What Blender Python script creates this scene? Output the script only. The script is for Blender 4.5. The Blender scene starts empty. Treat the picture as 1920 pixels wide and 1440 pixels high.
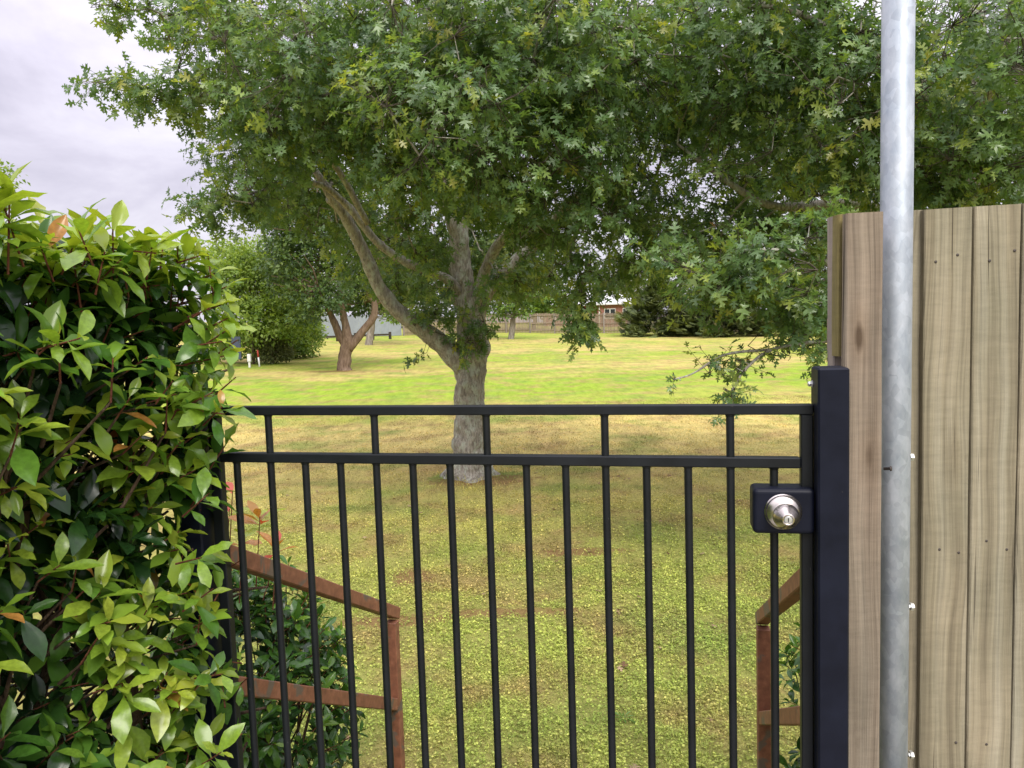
import bpy, math, random
import numpy as np
from mathutils import Matrix, Vector, noise as mnoise

R = math.radians
rng = np.random.default_rng(7)
random.seed(7)
scene = bpy.context.scene
COL = scene.collection

# ------------------------------------------------------------------ camera
EYE = np.array([0.0, 0.0, 2.1])
PITCH, ROLL, FPX = R(4.594), R(1.865), 1442.0          # focal length in pixels of a 1920 px wide frame
cF = np.array([0, math.cos(PITCH), -math.sin(PITCH)])
_R0 = np.array([1.0, 0, 0]); _U0 = np.array([0, math.sin(PITCH), math.cos(PITCH)])
cR = math.cos(ROLL) * _R0 - math.sin(ROLL) * _U0
cU = math.sin(ROLL) * _R0 + math.cos(ROLL) * _U0
cam_d = bpy.data.cameras.new('camera')
cam_d.sensor_width = 36.0; cam_d.lens = 36.0 * FPX / 1920.0
cam_d.clip_start = 0.05; cam_d.clip_end = 3000
cam = bpy.data.objects.new('camera', cam_d); COL.objects.link(cam)
cam.matrix_world = Matrix(((cR[0], cU[0], -cF[0], EYE[0]), (cR[1], cU[1], -cF[1], EYE[1]),
                           (cR[2], cU[2], -cF[2], EYE[2]), (0, 0, 0, 1)))
scene.camera = cam

def at(px, py, y):
    """world point seen at photo position (px, py) that stands y metres ahead"""
    d = cF + cR * ((px - 960) / FPX) + cU * ((720 - py) / FPX)
    return EYE + d * (y / d[1])
def proj(P):
    d = np.asarray(P) - EYE
    z = d @ cF
    return 960 + FPX * (d @ cR) / z, 720 - FPX * (d @ cU) / z, z

# ------------------------------------------------------------------ sky, sun, exposure
SUN_EL, SUN_AZ = R(46), R(163)       # azimuth clockwise from +Y (the view direction)
world = bpy.data.worlds.new('World'); scene.world = world; world.use_nodes = True
nt = world.node_tree; nt.nodes.clear()
def N(t, typ, **kw):
    n = t.nodes.new(typ)
    for k, v in kw.items(): setattr(n, k, v)
    return n
def L(t, a, b): t.links.new(a, b)
def math_n(t, op, a, b=None, clamp=False):
    n = N(t, 'ShaderNodeMath', operation=op); n.use_clamp = clamp
    for i, v in enumerate((a, b)):
        if v is None: continue
        if isinstance(v, (int, float)): n.inputs[i].default_value = v
        else: L(t, v, n.inputs[i])
    return n.outputs[0]
def mixc(t, fac, a, b, typ='MIX'):
    n = N(t, 'ShaderNodeMix', data_type='RGBA', blend_type=typ)
    for i, v in ((0, fac), (6, a), (7, b)):
        if isinstance(v, (int, float)): n.inputs[i].default_value = v
        elif isinstance(v, tuple): n.inputs[i].default_value = (*v, 1)
        else: L(t, v, n.inputs[i])
    return n.outputs[2]
def ramp(t, fac, stops, interp='LINEAR'):
    n = N(t, 'ShaderNodeValToRGB'); n.color_ramp.interpolation = interp
    e = n.color_ramp.elements
    while len(e) < len(stops): e.new(0.5)
    for k, (p, c) in enumerate(stops):
        e[k].position = p; e[k].color = (*c, 1) if isinstance(c, tuple) else (c, c, c, 1)
    L(t, fac, n.inputs[0]); return n.outputs[0]
def noise_n(t, vec, scale, detail=3, rough=0.55, dist=0.0):
    n = N(t, 'ShaderNodeTexNoise'); n.inputs['Scale'].default_value = scale
    n.inputs['Detail'].default_value = detail; n.inputs['Roughness'].default_value = rough
    n.inputs['Distortion'].default_value = dist
    if vec is not None: L(t, vec, n.inputs['Vector'])
    return n.outputs[0]
def mapping(t, vec, scale=(1, 1, 1), loc=(0, 0, 0), rot=(0, 0, 0)):
    n = N(t, 'ShaderNodeMapping'); n.inputs['Scale'].default_value = scale
    n.inputs['Location'].default_value = loc; n.inputs['Rotation'].default_value = rot
    L(t, vec, n.inputs['Vector']); return n.outputs[0]

wc = N(nt, 'ShaderNodeTexCoord').outputs['Generated']
sep = N(nt, 'ShaderNodeSeparateXYZ'); L(nt, wc, sep.inputs[0])
zc = math_n(nt, 'MAXIMUM', sep.outputs[2], 0.0)
den = math_n(nt, 'ADD', zc, 0.22)
comb = N(nt, 'ShaderNodeCombineXYZ')
L(nt, math_n(nt, 'DIVIDE', sep.outputs[0], den), comb.inputs[0])
L(nt, math_n(nt, 'DIVIDE', sep.outputs[1], den), comb.inputs[1])
cl = noise_n(nt, mapping(nt, comb.outputs[0], (1, .8, 1), (2.3, .6, 0), (0, 0, R(35))), 1.6, 6, 0.56, 0.45)
cloudc = ramp(nt, cl, [(0.34, (0.240, 0.226, 0.272)), (0.45, (0.288, 0.272, 0.320)), (0.53, (0.328, 0.313, 0.356)), (0.60, (0.366, 0.354, 0.390)), (0.70, (0.41, 0.40, 0.43))])
# an overcast sky is brighter overhead than near the horizon
zen = math_n(nt, 'ADD', math_n(nt, 'MULTIPLY', math_n(nt, 'POWER', zc, 1.7), 2.2), 1.0)
cm = N(nt, 'ShaderNodeVectorMath', operation='SCALE'); L(nt, cloudc, cm.inputs[0]); L(nt, zen, cm.inputs['Scale'])
sky = N(nt, 'ShaderNodeTexSky', sky_type='NISHITA'); sky.sun_disc = False
sky.sun_elevation = SUN_EL; sky.sun_rotation = SUN_AZ
ns = N(nt, 'ShaderNodeVectorMath', operation='SCALE'); L(nt, sky.outputs[0], ns.inputs[0]); ns.inputs['Scale'].default_value = 0.05
wcol = mixc(nt, 0.92, ns.outputs[0], cm.outputs[0])
bg = N(nt, 'ShaderNodeBackground'); bg.inputs['Strength'].default_value = 1.0
L(nt, wcol, bg.inputs['Color'])
L(nt, bg.outputs[0], N(nt, 'ShaderNodeOutputWorld').inputs[0])

sun_d = bpy.data.lights.new('sun', 'SUN'); sun_d.energy = 1.5; sun_d.angle = R(32); sun_d.color = (1.0, 0.95, 0.86)
sun = bpy.data.objects.new('sun', sun_d); COL.objects.link(sun)
sv = Vector((math.sin(SUN_AZ) * math.cos(SUN_EL), math.cos(SUN_AZ) * math.cos(SUN_EL), math.sin(SUN_EL)))
sun.rotation_euler = sv.to_track_quat('Z', 'Y').to_euler()
sun.location = (0, -4, 12)

vs = scene.view_settings
scene.display_settings.display_device = 'sRGB'
vs.view_transform = 'Standard'; vs.look = 'None'; vs.gamma = 1.0; vs.use_curve_mapping = False
vs.exposure = 1.35
scene.render.engine = 'CYCLES'
cy = scene.cycles
cy.max_bounces = 6; cy.diffuse_bounces = 3; cy.glossy_bounces = 2; cy.transmission_bounces = 3; cy.transparent_max_bounces = 4
cy.caustics_reflective = False; cy.caustics_refractive = False
cy.use_denoising = True
try:
    cy.denoiser = 'OPENIMAGEDENOISE'; cy.denoising_input_passes = 'RGB_ALBEDO_NORMAL'
except Exception: pass

# ------------------------------------------------------------------ mesh helpers
def make_mesh(name, V, faces, mat, tint=None, smooth=True):
    """faces: list of (M,k) int arrays"""
    V = np.asarray(V, dtype=np.float32).reshape(-1, 3)
    me = bpy.data.meshes.new(name)
    me.vertices.add(len(V)); me.vertices.foreach_set('co', V.ravel())
    tot = np.concatenate([np.full(len(f), np.asarray(f).shape[1], dtype=np.int32) for f in faces])
    idx = np.concatenate([np.asarray(f, dtype=np.int32).ravel() for f in faces])
    me.loops.add(len(idx)); me.loops.foreach_set('vertex_index', idx)
    me.polygons.add(len(tot))
    st = np.zeros(len(tot), dtype=np.int32); st[1:] = np.cumsum(tot)[:-1]
    me.polygons.foreach_set('loop_start', st)
    try: me.polygons.foreach_set('loop_total', tot)
    except Exception: pass
    me.polygons.foreach_set('use_smooth', np.full(len(tot), smooth, dtype=bool))
    if tint is not None:
        a = me.attributes.new('tint', 'FLOAT', 'POINT')
        a.data.foreach_set('value', np.asarray(tint, dtype=np.float32).ravel())
    me.update(calc_edges=True); me.validate()
    if mat is not None: me.materials.append(mat)
    return me
def link(name, me, parent=None, kind=None):
    o = bpy.data.objects.new(name, me); COL.objects.link(o)
    if parent is not None: o.parent = parent
    if kind: o['kind'] = kind
    return o
def thing(name, label, cat, loc, group=None):
    o = bpy.data.objects.new(name, None); COL.objects.link(o)
    o.empty_display_size = 0.1
    o.location = loc; o['label'] = label; o['category'] = cat
    if group: o['group'] = group
    return o
def tag(o, label, cat, group=None):
    o['label'] = label; o['category'] = cat
    if group: o['group'] = group
    return o
class MB:
    def __init__(s): s.V = []; s.F = {}; s.n = 0; s.T = []
    def add(s, V, F, t=None):
        V = np.asarray(V, float).reshape(-1, 3)
        for f in F:
            f = np.asarray(f, int); s.F.setdefault(f.shape[1], []).append(f + s.n)
        s.V.append(V); s.n += len(V)
        s.T.append(np.full(len(V), 0.5) if t is None else np.broadcast_to(np.asarray(t, float), (len(V),)))
        return s
    def mesh(s, name, mat, off=(0, 0, 0), smooth=True, tint=False):
        return make_mesh(name, np.concatenate(s.V) - np.asarray(off), [np.concatenate(v) for v in s.F.values()], mat,
                         np.concatenate(s.T) if tint else None, smooth)
def norm(v): v = np.asarray(v, float); return v / (np.linalg.norm(v, axis=-1, keepdims=True) + 1e-12)

def boxV(frame, c, size, bev=0.0):
    """chamfered box; frame 3x3 (rows are axes)"""
    h = np.asarray(size, float) / 2; b = min(bev, h.min() * .9)
    if b <= 0:
        s = np.array([[x, y, z] for x in (-1, 1) for y in (-1, 1) for z in (-1, 1)], float) * h
        F = np.array([[0, 1, 3, 2], [4, 6, 7, 5], [0, 4, 5, 1], [2, 3, 7, 6], [0, 2, 6, 4], [1, 5, 7, 3]])
        return s @ frame + c, [F]
    V = []; idx = {}
    for ax in range(3):
        for sg in (-1, 1):
            for a in (-1, 1):
                for d in (-1, 1):
                    p = np.zeros(3); o1, o2 = (ax + 1) % 3, (ax + 2) % 3
                    p[ax] = sg * h[ax]; p[o1] = a * (h[o1] - b); p[o2] = d * (h[o2] - b)
                    k = [0, 0, 0]; k[ax] = sg; k[o1] = a; k[o2] = d
                    idx[(ax, tuple(k))] = len(V); V.append(p)
    Q = []; T = []
    cy4 = [(-1, -1), (1, -1), (1, 1), (-1, 1)]
    for ax in range(3):
        o1, o2 = (ax + 1) % 3, (ax + 2) % 3
        for sg in (-1, 1):
            q = []
            for a, d in cy4:
                k = [0, 0, 0]; k[ax] = sg; k[o1] = a; k[o2] = d; q.append(idx[(ax, tuple(k))])
            Q.append(q if sg > 0 else q[::-1])
    for ax in range(3):          # edges running along ax
        o1, o2 = (ax + 1) % 3, (ax + 2) % 3
        for a in (-1, 1):
            for d in (-1, 1):
                k0 = [0, 0, 0]; k0[o1] = a; k0[o2] = d; k1 = list(k0); k0[ax] = -1; k1[ax] = 1
                q = [idx[(o1, tuple(k0))], idx[(o1, tuple(k1))], idx[(o2, tuple(k1))], idx[(o2, tuple(k0))]]
                Q.append(q if a * d > 0 else q[::-1])
    for a in (-1, 1):
        for b2 in (-1, 1):
            for c2 in (-1, 1):
                t = [idx[(i, (a, b2, c2))] for i in range(3)]
                T.append(t if a * b2 * c2 > 0 else t[::-1])
    return np.array(V) @ frame + c, [np.array(Q), np.array(T)]
ID3 = np.eye(3)
def box_part(name, frame, c, size, mat, parent, off, bev=0.0, kind=None):
    V, F = boxV(frame, np.asarray(c) - np.asarray(off), size, bev)
    return link(name, make_mesh(name, V, F, mat, smooth=False), parent, kind)

def catmull(P, n):
    P = np.asarray(P, float)
    if len(P) < 3: 
        t = np.linspace(0, 1, n + 1)[:, None]; return P[0] * (1 - t) + P[-1] * t
    Q = np.vstack([2 * P[0] - P[1], P, 2 * P[-1] - P[-2]]); out = []
    for i in range(1, len(Q) - 2):
        for t in np.linspace(0, 1, n, endpoint=False):
            out.append(.5 * (2 * Q[i] + (Q[i + 1] - Q[i - 1]) * t + (2 * Q[i - 1] - 5 * Q[i] + 4 * Q[i + 1] - Q[i + 2]) * t * t
                             + (3 * Q[i] - Q[i - 1] - 3 * Q[i + 1] + Q[i + 2]) * t ** 3))
    out.append(P[-1]); return np.array(out)
def tube(P, rad, sides=10, rough=0.0, rscale=6.0, cap=True, ridges=0.0):
    P = np.asarray(P, float); n = len(P); rad = np.broadcast_to(np.asarray(rad, float), (n,))
    T = norm(np.gradient(P, axis=0)); u = np.cross(T[0], [0.3, 1, 0.1]); u = norm(u)
    V = []
    for i in range(n):
        u = norm(u - T[i] * (u @ T[i])); w = np.cross(T[i], u)
        for k in range(sides):
            a = 2 * math.pi * k / sides
            d = u * math.cos(a) + w * math.sin(a); r = rad[i]
            if rough:
                p = P[i] + d * r
                r *= 1 + rough * mnoise.fractal(Vector(p * rscale), 1.0, 2.0, 3) + ridges * math.sin(a * 5 + mnoise.noise(Vector(p * 1.5)) * 3)
            V.append(P[i] + d * r)
    k = np.arange(sides); F = []
    for i in range(n - 1):
        a = i * sides + k; b = i * sides + (k + 1) % sides
        F.append(np.stack([a, b, b + sides, a + sides], 1))
    F = [np.concatenate(F)]
    if cap:
        V += [P[0], P[-1]]; c0 = n * sides
        F.append(np.concatenate([np.stack([(k + 1) % sides, k, np.full(sides, c0)], 1),
                                 np.stack([(n - 1) * sides + k, (n - 1) * sides + (k + 1) % sides, np.full(sides, c0 + 1)], 1)]))
    return np.array(V), F
def edges_tubes(A, B, ra, rb, sides=4):
    """many straight tapered twigs at once"""
    A, B = np.asarray(A), np.asarray(B); T = norm(B - A)
    ref = np.where(np.abs(T[:, 2:3]) > .9, np.array([[1., 0, 0]]), np.array([[0, 0, 1.]]))
    u = norm(np.cross(T, ref)); w = np.cross(T, u); m = len(A)
    an = 2 * np.pi * np.arange(sides) / sides
    d = u[:, None] * np.cos(an)[None, :, None] + w[:, None] * np.sin(an)[None, :, None]
    V = np.concatenate([A[:, None] + d * np.asarray(ra).reshape(-1, 1, 1), B[:, None] + d * np.asarray(rb).reshape(-1, 1, 1)], 1)
    base = (np.arange(m) * 2 * sides)[:, None]; k = np.arange(sides)[None]
    k2 = (k + 1) % sides
    F = np.stack([base + k, base + k2, base + k2 + sides, base + k + sides], -1).reshape(-1, 4)
    return V.reshape(-1, 3), [F]
def lathe(profile, sides, origin, axis):
    """profile: list of (distance along axis, radius)"""
    axis = norm(axis); u = norm(np.cross(axis, [0, 0, 1.])); w = np.cross(axis, u); V = []
    for d, r in profile:
        for k in range(sides):
            a = 2 * math.pi * k / sides; V.append(np.asarray(origin) + axis * d + (u * math.cos(a) + w * math.sin(a)) * r)
    k = np.arange(sides); n = len(profile)
    F = [np.concatenate([np.stack([i * sides + k, i * sides + (k + 1) % sides, (i + 1) * sides + (k + 1) % sides, (i + 1) * sides + k], 1) for i in range(n - 1)])]
    V += [np.asarray(origin) + axis * profile[0][0], np.asarray(origin) + axis * profile[-1][0]]
    F.append(np.concatenate([np.stack([(k + 1) % sides, k, np.full(sides, n * sides)], 1),
                             np.stack([(n - 1) * sides + k, (n - 1) * sides + (k + 1) % sides, np.full(sides, n * sides + 1)], 1)]))
    return np.array(V), F
def sstep(a, b, x): t = np.clip((np.asarray(x, float) - a) / (b - a), 0, 1); return t * t * (3 - 2 * t)

# ------------------------------------------------------------------ materials
def new_mat(name):
    m = bpy.data.materials.new(name); m.use_nodes = True; t = m.node_tree; t.nodes.clear()
    out = N(t, 'ShaderNodeOutputMaterial'); b = N(t, 'ShaderNodeBsdfPrincipled'); L(t, b.outputs[0], out.inputs[0])
    return m, t, b, out
def bump(t, b, h, strength, dist=0.01):
    n = N(t, 'ShaderNodeBump'); n.inputs['Strength'].default_value = strength; n.inputs['Distance'].default_value = dist
    L(t, h, n.inputs['Height']); L(t, n.outputs[0], b.inputs['Normal'])
def geo_pos(t): return N(t, 'ShaderNodeNewGeometry').outputs['Position']
def objc(t): return N(t, 'ShaderNodeTexCoord').outputs['Object']
def orand(t): return N(t, 'ShaderNodeObjectInfo').outputs['Random']

def leaf_mat(name, stops, rough=0.4, spec=0.5, trans=0.3, tcol=(1.3, 1.25, .5), vein=0.0, back=1.25):
    m, t, b, out = new_mat(name)
    at_ = N(t, 'ShaderNodeAttribute'); at_.attribute_name = 'tint'
    c = ramp(t, at_.outputs['Fac'], stops)
    nz = noise_n(t, objc(t) if vein else geo_pos(t), 9.0 if vein else 3.0, 3)
    c = mixc(t, 1.0, c, ramp(t, nz, [(.3, .78), (.7, 1.2)]), 'MULTIPLY')
    g = N(t, 'ShaderNodeNewGeometry')
    cb = mixc(t, 1.0, c, (back, back, back * 1.1), 'MULTIPLY')
    c2 = mixc(t, g.outputs['Backfacing'], c, cb)
    L(t, c2, b.inputs['Base Color'])
    b.inputs['Roughness'].default_value = rough
    b.inputs['Specular IOR Level'].default_value = spec
    tr = N(t, 'ShaderNodeBsdfTranslucent')
    L(t, mixc(t, 1.0, c, tcol, 'MULTIPLY'), tr.inputs[0])
    mx = N(t, 'ShaderNodeMixShader'); mx.inputs[0].default_value = trans
    L(t, b.outputs[0], mx.inputs[1]); L(t, tr.outputs[0], mx.inputs[2]); L(t, mx.outputs[0], out.inputs[0])
    return m
M = {}
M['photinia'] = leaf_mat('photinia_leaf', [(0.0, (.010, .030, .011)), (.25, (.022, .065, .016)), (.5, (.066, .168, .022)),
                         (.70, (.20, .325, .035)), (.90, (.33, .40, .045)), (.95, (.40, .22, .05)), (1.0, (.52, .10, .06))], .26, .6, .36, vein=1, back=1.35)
M['oak'] = leaf_mat('oak_leaf', [(0.0, (.074, .142, .056)), (.35, (.126, .222, .080)), (.65, (.190, .295, .092)), (.93, (.31, .38, .07)), (1.0, (.32, .20, .06))], .32, .7, .47)
M['dark_leaf'] = leaf_mat('dark_green_leaf', [(0.0, (.034, .064, .020)), (.5, (.068, .122, .034)), (1.0, (.16, .22, .05))], .5, .4, .3)
M['lime_leaf'] = leaf_mat('bright_green_leaf', [(0.0, (.06, .115, .024)), (.5, (.15, .25, .04)), (1.0, (.27, .36, .07))], .5, .4, .35)
M['dull_leaf'] = leaf_mat('dull_olive_leaf', [(0.0, (.065, .08, .03)), (.5, (.13, .16, .055)), (1.0, (.23, .23, .09))], .55, .3, .3)
M['conifer'] = leaf_mat('conifer_leaf', [(0.0, (.030, .050, .022)), (.5, (.075, .105, .034)), (1.0, (.17, .20, .06))], .6, .3, .2)

def bark(name, c1, c2, c3, scale, lichen=0.0):
    m, t, b, out = new_mat(name)
    p = geo_pos(t)
    v = mapping(t, p, (1, 1, .28))
    n1 = noise_n(t, v, scale, 5, .65, .4)
    c = ramp(t, n1, [(.3, c1), (.52, c2), (.72, c3)])
    if lichen:
        n2 = noise_n(t, mapping(t, p, (1, 1, .6)), 11, 6, .75)
        c = mixc(t, math_n(t, 'MULTIPLY', ramp(t, n2, [(.50, 0.0), (.60, 1.0)]), lichen), c, (.46, .50, .41))
    L(t, c, b.inputs['Base Color']); b.inputs['Roughness'].default_value = .9; b.inputs['Specular IOR Level'].default_value = .2
    bump(t, b, n1, .9, .03)
    return m
M['oak_bark'] = bark('oak_bark', (.14, .123, .104), (.33, .30, .255), (.50, .47, .41), 34, .8)
M['twig'] = bark('twig_bark', (.05, .04, .03), (.10, .085, .065), (.17, .15, .12), 30)
M['brown_bark'] = bark('brown_bark', (.085, .055, .038), (.17, .118, .082), (.25, .185, .138), 12)
M['grey_bark'] = bark('grey_bark', (.12, .10, .085), (.24, .21, .18), (.36, .33, .29), 8)
M['photinia_stem'] = bark('photinia_stem', (.045, .03, .022), (.10, .065, .042), (.17, .12, .085), 60)
M['red_stem'] = bark('photinia_shoot', (.10, .035, .02), (.17, .06, .035), (.22, .11, .05), 60)

def lawn_colour(t):
    p = geo_pos(t)
    s = N(t, 'ShaderNodeSeparateXYZ'); L(t, p, s.inputs[0])
    wob = math_n(t, 'SUBTRACT', noise_n(t, mapping(t, p, (.22, .30, 0)), 1.0, 4, .6), .5)
    amp = math_n(t, 'ADD', math_n(t, 'MULTIPLY', s.outputs[1], .55), 1.5)
    yy = math_n(t, 'ADD', s.outputs[1], math_n(t, 'MULTIPLY', wob, amp))
    yy = math_n(t, 'ADD', yy, math_n(t, 'MULTIPLY', s.outputs[0], -.10))
    f = math_n(t, 'DIVIDE', yy, 75.0)
    near, olive, brown, tan = (.335, .400, .085), (.41, .415, .105), (.53, .445, .150), (.58, .475, .160)
    green, ygreen, pale = (.245, .345, .034), (.335, .365, .065), (.45, .375, .125)
    c = ramp(t, f, [(0, near), (.075, near), (.105, olive), (.15, brown), (.205, tan), (.245, ygreen), (.29, green), (.36, green), (.405, pale), (.45, ygreen), (.50, green), (.56, pale), (.66, ygreen), (.75, pale), (.82, green), (1, ygreen)])
    n1 = noise_n(t, p, 1.1, 5, .65)
    c = mixc(t, math_n(t, 'MULTIPLY', ramp(t, n1, [(.46, 0.0), (.62, 1.0)]), .65), c, (.34, .235, .10))
    n2 = noise_n(t, mapping(t, p, loc=(31, 7, 0)), .8, 4, .6)
    c = mixc(t, math_n(t, 'MULTIPLY', ramp(t, n2, [(.50, 0.0), (.66, 1.0)]), .6), c, (.165, .27, .045))
    for (x_, y_, r_) in ((-.95, 10.35, .30), (-.10, 10.40, .32), (-7.3, 31.0, .8)):      # lusher tufts at the foot of the trunks
        c = mixc(t, math_n(t, 'MULTIPLY', spot(t, p, x_, y_, r_, r_), .8), c, (.17, .30, .05))
    n4 = noise_n(t, mapping(t, p, (4.5, 1.1, 1)), 1.0, 5, .75)
    c = mixc(t, 1.0, c, ramp(t, n4, [(.30, (.74, .74, .72)), (.5, (1, 1, 1)), (.70, (1.22, 1.18, 1.2))]), 'MULTIPLY')
    n3 = noise_n(t, p, 34, 3, .7)
    c = mixc(t, 1.0, c, ramp(t, n3, [(.28, .70), (.72, 1.25)]), 'MULTIPLY')
    return c, p, s
def spot(t, p, x, y, rx, ry, soft=.5):
    """soft-edged patch on the ground round (x, y), ragged by noise"""
    v = N(t, 'ShaderNodeVectorMath', operation='SUBTRACT'); L(t, p, v.inputs[0]); v.inputs[1].default_value = (x, y, 0)
    s = N(t, 'ShaderNodeSeparateXYZ'); L(t, v.outputs[0], s.inputs[0])
    a = math_n(t, 'POWER', math_n(t, 'ABSOLUTE', math_n(t, 'DIVIDE', s.outputs[0], rx)), 2)
    b_ = math_n(t, 'POWER', math_n(t, 'ABSOLUTE', math_n(t, 'DIVIDE', s.outputs[1], ry)), 2)
    d = math_n(t, 'ADD', a, b_)
    nz = noise_n(t, p, 6, 4, .7)
    d = math_n(t, 'ADD', d, math_n(t, 'MULTIPLY', math_n(t, 'SUBTRACT', nz, .5), 2.6))
    return ramp(t, d, [(.35, 1.0), (1.0, 0.0)])
m, t, b, out = new_mat('lawn'); c, p, s = lawn_colour(t)
SOIL = [(-.92, 5.35, .50, .13), (-.15, 5.45, .70, .11), (-1.35, 4.15, .35, .22), (-.9, 6.3, .22, .3), (.6, 6.9, .5, .14), (-.45, 10.2, .9, .42), (-7.2, 31.0, 1.2, .7)]
for (x, y, rx, ry) in SOIL:
    c = mixc(t, math_n(t, 'MULTIPLY', spot(t, p, x, y, rx, ry), .7), c, (.20, .085, .042))
nb = math_n(t, 'MULTIPLY', ramp(t, math_n(t, 'DIVIDE', s.outputs[1], 20.0), [(.25, 1.0), (.7, 0.0)]), .45)
c = mixc(t, nb, c, (.17, .105, .055))
L(t, c, b.inputs['Base Color']); b.inputs['Roughness'].default_value = .95; b.inputs['Specular IOR Level'].default_value = .1
bump(t, b, noise_n(t, p, 45, 4, .7), .8, .02); M['lawn'] = m
m, t, b, out = new_mat('grass_blade'); c, p, s = lawn_colour(t)
a = N(t, 'ShaderNodeAttribute'); a.attribute_name = 'tint'
c = mixc(t, 1.0, c, ramp(t, a.outputs['Fac'], [(0, (.60, .64, .55)), (.4, (1.0, 1.02, .9)), (.8, (1.45, 1.42, 1.3)), (1, (1.95, 1.75, 1.9))]), 'MULTIPLY')
L(t, c, b.inputs['Base Color']); b.inputs['Roughness'].default_value = .5; b.inputs['Specular IOR Level'].default_value = .35
tr = N(t, 'ShaderNodeBsdfTranslucent'); L(t, c, tr.inputs[0]); mx = N(t, 'ShaderNodeMixShader'); mx.inputs[0].default_value = .3
L(t, b.outputs[0], mx.inputs[1]); L(t, tr.outputs[0], mx.inputs[2]); L(t, mx.outputs[0], out.inputs[0]); M['grass'] = m

def paint(name, col, rough=.35, chips=None, spec=.5):
    m, t, b, out = new_mat(name); p = objc(t)
    n1 = noise_n(t, p, 14, 4, .6)
    c = mixc(t, ramp(t, n1, [(.35, 0.0), (.7, 1.0)]), col, tuple(v * 1.5 + .001 for v in col))
    n2 = noise_n(t, mapping(t, p, (1, 1, .4)), 120, 2, .5)
    c = mixc(t, math_n(t, 'MULTIPLY', ramp(t, n2, [(.75, 0.0), (.78, 1.0)]), .35), c, chips or (.16, .15, .13))
    L(t, c, b.inputs['Base Color']); L(t, ramp(t, n1, [(.3, rough), (.7, rough + .14)]), b.inputs['Roughness'])
    b.inputs['Specular IOR Level'].default_value = spec
    bump(t, b, n1, .05, .002)
    return m
M['gate_paint'] = paint('black_gate_paint', (.0045, .0060, .0078), .42, spec=.30)
M['post_paint'] = paint('navy_post_paint', (.0038, .0052, .0125), .45, spec=.20)
def wood(name, c1, c2, c3, red=0.0, green=0.0):
    m, t, b, out = new_mat(name); p = objc(t)
    off = N(t, 'ShaderNodeVectorMath', operation='ADD'); L(t, p, off.inputs[0])
    sc = N(t, 'ShaderNodeVectorMath', operation='SCALE'); sc.inputs[0].default_value = (7.3, 3.1, 5.7); L(t, orand(t), sc.inputs['Scale']); L(t, sc.outputs[0], off.inputs[1])
    pv = off.outputs[0]
    bend = noise_n(t, mapping(t, pv, (3, 3, 1.4)), 1.0, 2, .5)
    bo = N(t, 'ShaderNodeCombineXYZ'); L(t, math_n(t, 'MULTIPLY', math_n(t, 'SUBTRACT', bend, .5), .07), bo.inputs[0])
    pb_ = N(t, 'ShaderNodeVectorMath', operation='ADD'); L(t, pv, pb_.inputs[0]); L(t, bo.outputs[0], pb_.inputs[1])
    g1 = noise_n(t, mapping(t, pb_.outputs[0], (170, 70, 2.2)), 1.0, 3, .6)
    g2 = noise_n(t, mapping(t, pb_.outputs[0], (34, 14, .8)), 1.0, 4, .6)
    g3 = noise_n(t, mapping(t, pv, (6, 6, 2.2)), 1.0, 3, .6)
    c = ramp(t, g2, [(.28, c1), (.5, c2), (.72, c3)])
    c = mixc(t, 1.0, c, ramp(t, g1, [(.25, .62), (.5, 1.0), (.78, 1.18)]), 'MULTIPLY')
    c = mixc(t, 1.0, c, ramp(t, g3, [(.3, (.80, .82, .80)), (.7, (1.14, 1.10, 1.08))]), 'MULTIPLY')
    c = mixc(t, 1.0, c, ramp(t, orand(t), [(0, (.88, .86, .80)), (1, (1.08, 1.06, 1.06))]), 'MULTIPLY')
    saw = noise_n(t, mapping(t, pv, (12, 12, 60)), 1.0, 5, .75)
    c = mixc(t, .6, c, mixc(t, 1.0, c, ramp(t, saw, [(.32, .82), (.68, 1.14)]), 'MULTIPLY'))
    ck = noise_n(t, mapping(t, pv, (110, 60, 1.6)), 1.0, 3, .6)      # fine drying cracks
    c = mixc(t, math_n(t, 'MULTIPLY', ramp(t, ck, [(.30, 1.0), (.345, 0.0)]), .8), c, (.03, .022, .015))
    kv = N(t, 'ShaderNodeTexVoronoi'); kv.inputs['Scale'].default_value = 1.0; kv.inputs['Randomness'].default_value = 1.0
    L(t, mapping(t, pv, (9, 3, 2.6)), kv.inputs['Vector'])
    kd = math_n(t, 'ADD', kv.outputs['Distance'], math_n(t, 'MULTIPLY', math_n(t, 'SUBTRACT', g1, .5), .06))
    c = mixc(t, math_n(t, 'MULTIPLY', ramp(t, kd, [(.05, 1.0), (.10, 0.0)]), .8), c, (.06, .038, .022))      # knots
    c = mixc(t, math_n(t, 'MULTIPLY', ramp(t, kd, [(.09, .6), (.24, 0.0)]), .6), c, mixc(t, 1.0, c, (.62, .52, .42), 'MULTIPLY'))
    st = noise_n(t, mapping(t, pv, (9, 9, 5)), 1.0, 4, .7)
    c = mixc(t, math_n(t, 'MULTIPLY', ramp(t, st, [(.66, 0.0), (.78, 1.0)]), .5), c, (.07, .05, .035))
    L(t, c, b.inputs['Base Color']); b.inputs['Roughness'].default_value = .85; b.inputs['Specular IOR Level'].default_value = .25
    bump(t, b, math_n(t, 'ADD', g1, math_n(t, 'MULTIPLY', saw, .3)), .75, .004)
    return m
M['paling'] = wood('weathered_paling', (.180, .158, .112), (.260, .236, .170), (.335, .315, .245))
M['post_wood'] = wood('brown_post_timber', (.150, .120, .092), (.225, .190, .150), (.30, .265, .215))
M['grey_wood'] = wood('grey_board_timber', (.20, .165, .15), (.27, .235, .215), (.33, .30, .28))
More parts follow.
